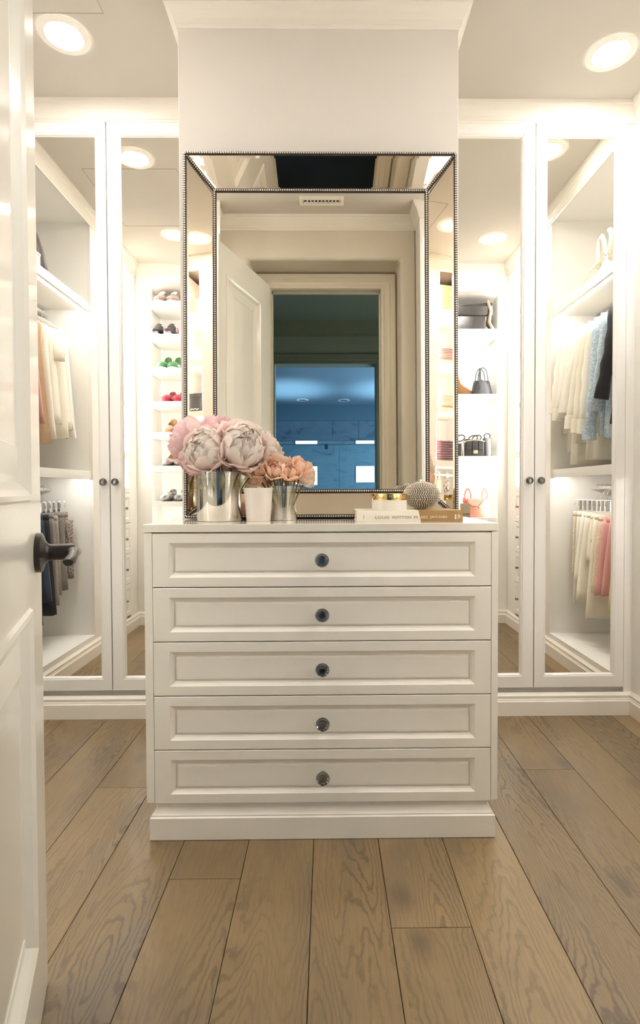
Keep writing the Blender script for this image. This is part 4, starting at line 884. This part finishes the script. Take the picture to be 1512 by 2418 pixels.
# ------------------------------------------------------------------ shoes on the entry-wall shelves (toes face the mirror)
def shoe(m, mi, sole_m, L=.235, heel=.0, rear=.062, cap=None, lace=None, patch=None, band=None):
    """local: toe towards +y, centred on x=0; heel at y=0"""
    t = thing('shoe', 'x', 'shoe'); N = 14; H = lambda q: heel * max(0, 1 - q / .55) ** 1.5
    wid = lambda q: .026 + .016 * math.sin(PI * min(1, q * .55 + .02)) ** 1 * (1 if q < .75 else 1) if q < .8 else .0415 * math.sqrt(max(.02, 1 - ((q - .8) / .205) ** 2))
    wid = lambda q: (.027 + .0125 * (q / .75)) if q < .75 else .0395 * math.sqrt(max(.01, 1 - ((q - .75) / .252) ** 2))
    def sec(q, z0, z1, s=1.0, n=12): w = wid(q) * s; return [(w * math.cos(a), q * L, z0 + H(q) + (z1 - z0) * (.5 + .5 * math.sin(a))) for a in [2 * PI * k / n for k in range(n)]]
    obj('sole', B().rings([sec(q, 0, .010, 1.04) for q in [k / N * .995 + .002 for k in range(N + 1)]]), sole_m, t, smooth='all')
    # vamp (closed front) and quarters (open rear wall)
    hv = lambda q: .030 + (.018 if q < .72 else .018 * max(0, 1 - (q - .72) / .28))
    b = B(); b.rings([[(x * 1.0, y, max(z, .008)) for x, y, z in sec(q, .004, hv(q) if not lace else hv(q) + .035 * max(0, (1 - (q - .35) / .4)))] for q in ([.62, .68, .74, .80, .86, .91, .95, .98, .998] if not lace else [.35, .45, .55, .62, .70, .78, .86, .91, .95, .98, .998])]); obj('toe', b, cap or m, t, smooth='all')
    b = B(); qs = [.66, .5, .35, .22, .12, .06, .02]
    tops = [.034, .036, .042, .050, max(.056, rear * .62), rear * .80, rear * .94]
    L_ = [(wid(q) * f_, q * L, tp) for q, tp, f_ in zip(qs, tops, (1, 1, 1, 1, .99, .93, .76))]
    left = [(-w, y, tp) for w, y, tp in L_]; right = [(w, y, tp) for w, y, tp in reversed(L_)]
    loop = left + [(0, -.004, rear + .002)] + right
    out0 = [(x, y, .006 + H(y / L)) for x, y, z in loop]; out1 = [(x * .96, y + (.003 if y < .02 else 0), z + H(y / L)) for x, y, z in loop]
    in1 = [(x * .88, y + (.006 if y < .02 else 0), z + H(y / L) - .001) for x, y, z in loop]; in0 = [(x * .90, y + (.007 if y < .02 else 0), .012 + H(y / L)) for x, y, z in loop]
    b.rings([out0, out1, in1], False, False, False); obj('upper', b, m, t, smooth='all')
    b = B().rings([in1, in0], False, False, False); obj('lining', b, mi, t, smooth='all')
    if band: obj('band', B().tube([(.043 * math.sin(a), L * .70 + .040 * math.cos(a) * 1.15, .018 + .004 * math.cos(a)) for a in [-1.35 + 2.7 * k / 12 for k in range(13)]], .0052, 6), band, t, smooth='all')
    if heel > .02: obj('heel', B().tube([(0, .018, heel + .004), (0, .012, .0045)], [.016, .006], 8), sole_m, t)
    if lace:
        b = B()
        for k in range(4): b.tube([(-.018, L * (.42 + .07 * k), .082 - .008 * k), (0, L * (.42 + .07 * k), .088 - .008 * k), (.018, L * (.42 + .07 * k), .082 - .008 * k)], .003, 6)
        obj('laces', b, lace, t)
    if patch:
        obj('patch', B().ball((0, L * .80, .040), .020, 12, 8, (1, 1, .5)), patch, t, smooth='all')
        obj('bit', B().tube([(-.026, L * .66, .045), (0, L * .655, .053), (.026, L * .66, .045)], .003, 6), GOLD, t)
    return t
WSO = mat('sole_white', (.82, .80, .74, 1), .5); TSO = mat('sole_tan', (.45, .30, .16, 1), .6); LIN = mat('lining_tan', (.26, .155, .06, 1), .6); BKS = mat('sole_black', (.03, .03, .03, 1), .5)
def pair(make, x, z, y, labels, dx=.045, rz=.0, extra=None):
    s = make(); x -= .040; s.scale = (1.15, 1.0, 1.36); s.location = (x - dx, y, z + .0006); s.rotation_euler = (0, 0, rz); s['label'] = labels[0]; s['group'] = 'shoes on the entry-wall shelves'
    dup(s, (x + dx, y, z + .0006), (0, 0, -rz * .5), labels[1])
CORAL = mat('coral_trim', (.60, .12, .10, 1), .5); GRYM = mat('sneaker_grey', (.34, .31, .27, 1), .7, var=.2, vscale=40); DGM = mat('sneaker_charcoal', (.035, .035, .035, 1), .7, var=.3, vscale=40); GRN = mat('green_suede', (.07, .20, .08, 1), .7); RED = mat('red_suede', (.30, .025, .04, 1), .6); NUD = mat('nude_leather', (.56, .34, .27, 1), .4); PRT = fabric('print_cloth', (.07, .07, .08, 1), kind='n', c2=(.45, .43, .40, 1), sc=70); WLT = mat('white_leather', (.82, .79, .72, 1), .4); DST = mat('dark_stripe', (.12, .08, .09, 1), .5)
PNK = mat('pink_trim', (.70, .28, .36, 1), .6)
sy = .50
def sneaker(mm, cc, lc):
    def f():
        s = shoe(mm, cc, WSO, L=.25, rear=.088, cap=mm, lace=lc)
        for q in (-1, 1): obj('side_patch', B().ball((q * .034, .115, .048), .014, 8, 6, (.4, 1, 1.1)), cc, s)
        obj('toe_bumper', B().ball((0, .235, .013), .026, 10, 6, (1, .6, .45)), cc, s); return s
    return f
pair(sneaker(mat('sneaker_pale', (.40, .37, .32, 1), .7, var=.2, vscale=40), CORAL, WSO), -1.205, SZL[0], sy, ['pale grey sneaker with coral trim, towards the closet side of the top shoe shelf', 'pale grey sneaker with coral trim, nearer the doorway on the top shoe shelf'], .048)
pair(sneaker(DGM, PNK, BKS), -1.235, SZL[1], sy, ['charcoal sneaker with pink patches, towards the closet side of the second shelf', 'charcoal sneaker with pink patches, nearer the doorway on the second shelf'], .050)
pair(lambda: shoe(GRN, mat('green_lining', (.04, .10, .035, 1), .7), WSO, band=WLT, rear=.100), -1.200, SZL[2], sy, ['green flat with a white toe, towards the closet side of the third shelf', 'green flat with a white toe, nearer the doorway on the third shelf'], .042)
pair(lambda: shoe(RED, mat('red_lining', (.14, .02, .03, 1), .7), RED, band=WLT, rear=.084), -1.165, SZL[3], sy, ['red flat with a white band, towards the closet side of the fourth shelf', 'red flat with a white band, nearer the doorway on the fourth shelf'], .043)
pair(lambda: shoe(NUD, LIN, TSO, rear=.064, heel=.032), -1.160, SZL[4], sy, ['nude pump with a tan lining, towards the closet side of the fifth shelf', 'nude pump with a tan lining, nearer the doorway on the fifth shelf'], .043)
pair(lambda: shoe(DST, LIN, BKS, rear=.074, cap=mat('striped_leather', (.28, .22, .21, 1), .4), heel=.015), -1.160, SZL[5], sy, ['dark striped pump with a tan lining, towards the closet side of the sixth shelf', 'dark striped pump with a tan lining, half hidden by the peonies'], .045)
pair(lambda: shoe(PRT, PRT, BKS, rear=.070, patch=WLT, L=.24), -1.165, SZL[6], sy, ['dark patterned loafer with a round badge, towards the closet side of the lowest shelf', 'dark patterned loafer with a round badge, nearer the doorway on the lowest shelf'], .046, .06)

# ------------------------------------------------------------------ handbags on the other entry-wall cabinet
BLK = mat('black_leather', (.012, .011, .011, 1), .5); BRS = mat('brown_suede', (.17, .075, .022, 1), .8); NVL = mat('slate_leather', (.018, .019, .024, 1), .55); PKL = mat('pink_leather', (.60, .25, .19, 1), .45); BGL = mat('beige_leather', (.26, .21, .14, 1), .5); REDL = mat('red_lining_leather', (.62, .10, .10, 1), .5)
PAT = mat('black_patent', (.014, .011, .010, 1), .30, coat=.4, bump=1.0, bscale=14)
def bag_body(b, x, y, z, w, d, h, wt, dt, n=20, sq=.55):
    rs = []
    for q in (0, .04, .25, .5, .75, .93, 1):
        ww = w + (wt - w) * q; dd = d + (dt - d) * q
        if q in (0, 1): ww *= .96; dd *= .9
        rs.append([(x + ww * (abs(math.cos(a)) ** sq) * (1 if math.cos(a) > 0 else -1), y + dd * (abs(math.sin(a)) ** sq) * (1 if math.sin(a) > 0 else -1), z + h * q) for a in [2 * PI * (k + .5) / n for k in range(n)]])
    b.rings(rs); return b
ys = .60
t = thing('tote_bag', 'big shiny black bag filling the top handbag shelf', 'bag', (1.08, ys, SZR[0]))
b = B(); zb = SZR[0] + .0005
b.rings([[(x, ys - .11 * k, zb), (x + 0, ys + .10 * k, zb), (x, ys + .07 * k, zb + h), (x, ys - .07 * k, zb + h)] for x, h, k in ((.80, .150, .7), (.84, .165, 1), (.98, .178, 1.0), (1.02, .200, 1.0), (1.12, .212, 1.02), (1.22, .222, 1.02), (1.29, .232, 1), (1.315, .235, .8))]); obj('body', b, PAT, t, bevel=.008)
obj('flap', B().box(.99, 1.31, ys + .085, ys + .094, zb + .12, zb + .195), PAT, t, bevel=.004)
obj('strap', B().tube([(1.27, ys + .08, zb + .235), (1.285, ys + .11, zb + .15), (1.27, ys + .118, zb + .06), (1.30, ys + .115, zb + .006)], .012, 8), mat('strap_tan', (.40, .24, .16, 1), .4), t, smooth='all')
t = thing('suede_boot', 'tan brown suede ankle boot lying on the second handbag shelf', 'shoe', (1.04, ys, SZR[1]))
zb = SZR[1] + .0005
b = B().tube([(1.005, ys, zb + .20), (1.01, ys, zb + .14), (1.03, ys, zb + .075), (1.075, ys, zb + .05), (1.13, ys, zb + .032), (1.175, ys + .002, zb + .022)], [.048, .052, .058, .045, .032, .018], 14, flat=.8)
for v in b.m.verts: v.co.z = max(v.co.z, zb + .004)
obj('upper', b, BRS, t, smooth='all'); obj('sole', B().box(.97, 1.185, ys - .03, ys + .03, zb, zb + .006), BKS, t, bevel=.002)
t = thing('handbag', 'slate leather handbag with two tall thin handles on the second handbag shelf', 'bag', (1.24, ys, SZR[1]))
bag_body(b := B(), 1.245, ys, zb, .085, .065, .125, .060, .035); obj('body', b, NVL, t, smooth=True)
obj('handle', arc(B(), (1.205, ys + .04, zb + .10), (1.285, ys + .04, zb + .10), .125, .0032), NVL, t, smooth='all'); obj('handle', arc(B(), (1.205, ys - .04, zb + .10), (1.285, ys - .04, zb + .10), .135, .0032), NVL, t, smooth='all')
obj('strap', B().box(1.205, 1.222, ys + .066, ys + .069, zb + .06, zb + .215), NVL, t)
t = thing('handbag', 'grey-blue soft bag crowding the end of the second handbag shelf', 'bag', (1.30, ys - .1, SZR[1])); bag_body(b := B(), 1.275, ys - .12, zb, .045, .05, .135, .04, .03); obj('body', b, mat('grey_blue_leather', (.16, .18, .23, 1), .4), t, smooth=True); obj('handle', arc(B(), (1.25, ys - .12, zb + .12), (1.30, ys - .12, zb + .12), .04, .004), NVL, t, smooth='all')
zb = SZR[2] + .0005
t = thing('handbag', 'black quilted handbag with a square pale clasp and chain strap on the third handbag shelf', 'bag', (1.175, ys, SZR[2]))
b = B().box(1.095, 1.245, ys + .01, ys + .085, zb, zb + .125); obj('body', b, BLK, t, bevel=.008)
for i in range(3): obj('quilted_panel', B().box(1.100 + .047 * i, 1.144 + .047 * i, ys + .084, ys + .092, zb + .050, zb + .118), BLK, t, bevel=.006)
obj('clasp', B().box(1.155, 1.190, ys + .092, ys + .101, zb + .022, zb + .048), mat('clasp_metal', (.62, .55, .40, 1), .3, metal=.9), t, bevel=.002)
cb = B(); cp_ = [(1.078 - .004 * q + (0.012 if q > .93 else 0), ys + .10, zb + .006 + .110 * q) for q in [k / 16 for k in range(17)]] + [(1.09 + .155 * q, ys + .09, zb + .118 + .012 * math.sin(q * 3.1)) for q in [k / 20 for k in range(21)]]
for k, p in enumerate(cp_): cb.ball(p, .0042, 6, 5, (1, .6, 1.2))
obj('chain', cb, mat('chain_metal', (.70, .62, .45, 1), .25, metal=1), t, smooth='all')
t = thing('clutch_bag', 'flat black clutch standing at the near end of the third handbag shelf', 'bag', (1.03, ys, SZR[2])); obj('body', B().box(.955, 1.072, ys + .0, ys + .05, zb, zb + .105), mat('dark_teal_leather', (.025, .032, .034, 1), .4), t, bevel=.005); obj('flap', B().box(.955, 1.072, ys + .050, ys + .055, zb + .045, zb + .105), mat('dark_teal_leather2', (.028, .036, .038, 1), .4), t, bevel=.002)
t = thing('handbag', 'black structured bag with looped handles behind the quilted one', 'bag', (1.18, ys - .1, SZR[2])); bag_body(b := B(), 1.19, ys - .09, zb, .075, .045, .150, .06, .04); obj('body', b, BLK, t, smooth=True)
for x0_, h_ in ((1.08, .055), (1.185, .045), (1.215, .05)): obj('handle', B().tube([(x0_ + .036 * math.cos(a) + .01, ys - .06, zb + .158 + h_ * .45 * math.sin(a) + .006 * math.cos(a)) for a in [2 * PI * k / 16 for k in range(17)]], .0042, 6), BLK, t, smooth='all')
t = thing('handbag', 'grey-black bag with a drawstring at the far end of the third handbag shelf', 'bag', (1.295, ys, SZR[2])); bag_body(b := B(), 1.285, ys + .02, zb, .033, .05, .150, .031, .04); obj('body', b, mat('grey_leather', (.07, .07, .07, 1), .45), t, smooth=True)
obj('handle', B().tube([(1.285 + .024 * math.cos(a), ys + .02, zb + .165 + .022 * math.sin(a)) for a in [2 * PI * k / 16 for k in range(17)]], .004, 6), BLK, t, smooth='all')
t = thing('wallet_box', 'red box standing at the doorway end of the third handbag shelf', 'box', (.93, ys, SZR[2])); obj('box', B().box(.905, .948, ys + .0, ys + .06, zb, zb + .13), mat('red_card', (.60, .04, .04, 1), .4), t, bevel=.002); obj('lid', B().box(.903, .950, ys - .002, ys + .062, zb + .095, zb + .132), mat('red_card2', (.62, .05, .05, 1), .4), t, bevel=.002)
zb = SZR[3] + .0005
t = thing('handbag', 'soft pink leather handbag with twisted handles on the lowest handbag shelf', 'bag', (1.20, ys, SZR[3]))
b = B(); b.rings([[(1.20 + (ww * math.cos(a)) + sh_, ys + .03 + dd * math.sin(a), zb + z) for a in [2 * PI * k / 26 for k in range(26)]] for z, ww, dd, sh_ in ((0, .098, .062, .005), (.008, .106, .068, .005), (.03, .107, .068, .003), (.08, .098, .060, 0), (.125, .084, .045, -.003), (.148, .074, .030, -.006), (.153, .066, .022, -.008))]); obj('body', b, PKL, t, smooth='all')
b = B(); b.rings([[(1.19 + x, ys + .106 - .05 * abs(q) * 0 + .0, zb + z) for x, z in ((-.075, .150), (.055, .150), (.045, .105), (.012, .078), (-.03, .083), (-.062, .11))], [(1.19 + x, ys + .099, zb + z) for x, z in ((-.075, .150), (.055, .150), (.045, .105), (.012, .078), (-.03, .083), (-.062, .11))]]) if False else b.rings([[(1.175 + x, ys + .085, zb + z) for x, z in ((-.068, .152), (.060, .150), (.050, .112), (.018, .084), (-.026, .090), (-.058, .116))], [(1.175 + x, ys + .096, zb + z - .004) for x, z in ((-.064, .150), (.056, .148), (.047, .112), (.018, .088), (-.026, .093), (-.054, .117))]])
obj('flap', b, mat('pale_pink_leather', (.70, .40, .33, 1), .45), t, bevel=.004)
for hx_, rr_ in ((1.125, .024), (1.262, .022)):
    obj('handle', B().tube([(hx_ + rr_ * math.cos(a), ys + .045 + .006 * math.sin(6 * a), zb + .165 + .058 * math.sin(a)) for a in [-.45 + (PI + .9) * k / 18 for k in range(19)]], [.006 + .0014 * (k % 2) for k in range(19)], 8), PKL, t, smooth='all')
obj('strap', B().tube([(1.255, ys + .09, zb + .150), (1.235, ys + .105, zb + .140), (1.205, ys + .108, zb + .100), (1.190, ys + .108, zb + .084)], .0045, 6), mat('strap_rust', (.42, .16, .12, 1), .5), t, smooth='all')
obj('lock', B().ball((1.196, ys + .112, zb + .082), .010, 10, 8, (1, .5, 1)), mat('lock_metal', (.45, .38, .28, 1), .3, metal=.9), t)
obj('gusset', B().ball((1.098, ys + .04, zb + .13), .020, 10, 8, (.6, .9, 1.4)), REDL, t, smooth='all')
t = thing('small_purse', 'beige folded purse standing in front of the pink handbag', 'bag', (1.07, ys + .1, SZR[3])); obj('body', B().box(1.045, 1.118, ys + .115, ys + .145, zb, zb + .110), BGL, t, bevel=.004); obj('flap', B().box(1.044, 1.119, ys + .145, ys + .149, zb + .030, zb + .111), mat('beige_leather2', (.30, .245, .165, 1), .5), t, bevel=.002); obj('piping', B().box(1.114, 1.119, ys + .1495, ys + .151, zb, zb + .11), mat('beige_trim', (.42, .32, .18, 1), .5), t)

# ------------------------------------------------------------------ folded knits and boxes in the two towers
def folded(x, y, z, w, d, h, m, label, group, seed=0):
    t = thing('folded_sweater', label, 'clothing', (x, y, z), group); rr = random.Random(seed); b = B()
    n = 3
    for k in range(n):
        z0_, z1_ = z + h * k / n + .0006, z + h * (k + 1) / n
        b.rings([[(x + ww * (abs(math.cos(a)) ** .35) * (1 if math.cos(a) > 0 else -1), y + (d - e_) * (abs(math.sin(a)) ** .35) * (1 if math.sin(a) > 0 else -1), zz) for a in [2 * PI * (q + .5) / 20 for q in range(20)]] for zz, ww, e_ in ((z0_, w * .93, .006), (z0_ + (z1_ - z0_) * .3, w, 0), (z0_ + (z1_ - z0_) * .7, w, 0), (z1_, w * .94, .006))])
    obj('layers', b, m, t, smooth='all'); return t
PKK = fabric('pink_knit', (.50, .22, .20, 1), bump=.8); PKK2 = fabric('pale_pink_knit', (.58, .32, .27, 1), bump=.8); CRK = fabric('oat_knit', (.70, .55, .40, 1), bump=.8); BUR = fabric('burgundy_knit', (.075, .022, .028, 1), bump=.8); GRK = fabric('taupe_knit', (.36, .29, .22, 1), bump=.8)
PCH = mat('peach_box', (.66, .38, .19, 1), .55)
tx, ty = XL - .195, 1.047
def box2(x, y, z, w, d, h, m, label, group=None, name='storage_box'):
    t = thing(name, label, 'box', (x, y, z), group); obj('box', B().box(x - w, x + w, y - d, y + d, z + .0005, z + h * .78), m, t, bevel=.0015); obj('lid', B().box(x - w - .001, x + w + .001, y - d - .001, y + d + .001, z + h * .785, z + h - .0005), m, t, bevel=.0015); return t
box2(tx, ty, 2.392, .15, .10, .105, PCH, 'peach box at the bottom of the stack on the top tower shelf with the knits', 'peach boxes in the knit tower'); box2(tx, ty, 2.497, .15, .10, .085, PCH, 'peach box on top of its stack in the tower with the knits', 'peach boxes in the knit tower')
for k, (m, lab) in enumerate(((PKK, 'deep pink knit at the bottom of the pink pile'), (PKK2, 'pale pink knit in the middle of the pink pile'), (PKK, 'deep pink knit on top of the pink pile'))): folded(tx, ty, 2.030 + .034 * k, .15, .105, .033, m, lab, 'pink folded knits', k)
for k, (m, lab) in enumerate(((GRK, 'taupe knit at the bottom of the oat pile'), (CRK, 'oat knit in the middle of its pile'), (CRK, 'oat knit on top of its pile'))): folded(tx, ty, 1.690 + (.022 if k else 0) + .042 * max(0, k - 1), .15, .105, .021 if k == 0 else .041, m, lab, 'oat folded knits', 5 + k)
for k, lab in enumerate(('burgundy knit at the bottom of the dark pile', 'burgundy knit in the middle of the dark pile', 'burgundy knit on top of the dark pile')): folded(tx, ty, 1.312 + .050 * k, .15, .108, .048, BUR, lab, 'burgundy folded knits', 9 + k)
SCF = fabric('striped_scarf', (.04, .035, .035, 1), kind='n', c2=(.30, .24, .20, 1), sc=50); TWT = fabric('taupe_scarf', (.30, .24, .18, 1))
for k, (y, m, lab) in enumerate(((1.135, SCF, 'dark striped scarf tied on the short rod of the knit tower'), (1.075, TWT, 'taupe scarf tied on the short rod of the knit tower'), (1.01, SCF, 'dark scarf furthest along the short rod of the knit tower'))):
    t = thing('scarf', lab, 'scarf', (XL - .16, y, 1.2), 'scarves on the short rod'); obj('ring', B().tube([(XL - .16 + .018 * math.cos(a), y, 1.215 + .018 * math.sin(a)) for a in [2 * PI * q / 12 for q in range(13)]], .0045, 6), HGW, t, smooth='all')
    obj('cloth', B().tube([(XL - .16, y, 1.196), (XL - .155, y + .004, 1.17), (XL - .15, y + .006, 1.12), (XL - .15, y, 1.075)], [.006, .020, .026, .018], 10), m, t, smooth='all')
tx, ty = XR + .195, 1.040
box2(tx, ty, 2.362, .15, .072, .058, PCH, 'peach box under another on the top tower shelf by the handbags', 'peach boxes in the handbag-side tower'); box2(tx, ty, 2.420, .15, .072, .056, PCH, 'peach box on top of its pair in the tower by the handbags', 'peach boxes in the handbag-side tower')
box2(tx, ty, 2.030, .15, .070, .09, mat('cream_box', (.78, .70, .54, 1), .6), 'cream lidded box on the second shelf of the tower by the handbags')
BKB = mat('black_card', (.02, .018, .016, 1), .4)
box2(XR + .145, 1.040, 1.666, .10, .070, .135, BKB, 'black lidded box on the third shelf of the tower by the handbags', None)
wl_ = mat('ribbon_white', (.75, .72, .66, 1), .5); t = thing('ribbon', 'white ribbon bow lying against the black box in the tower', 'ribbon', (XR + .015, 1.05, 1.668)); obj('loops', B().tube([(XR + .014, 1.02 + .010 * k, 1.676 + .009 * abs(math.sin(k * 1.3))) for k in range(7)], .0035, 6), wl_, t, smooth='all')
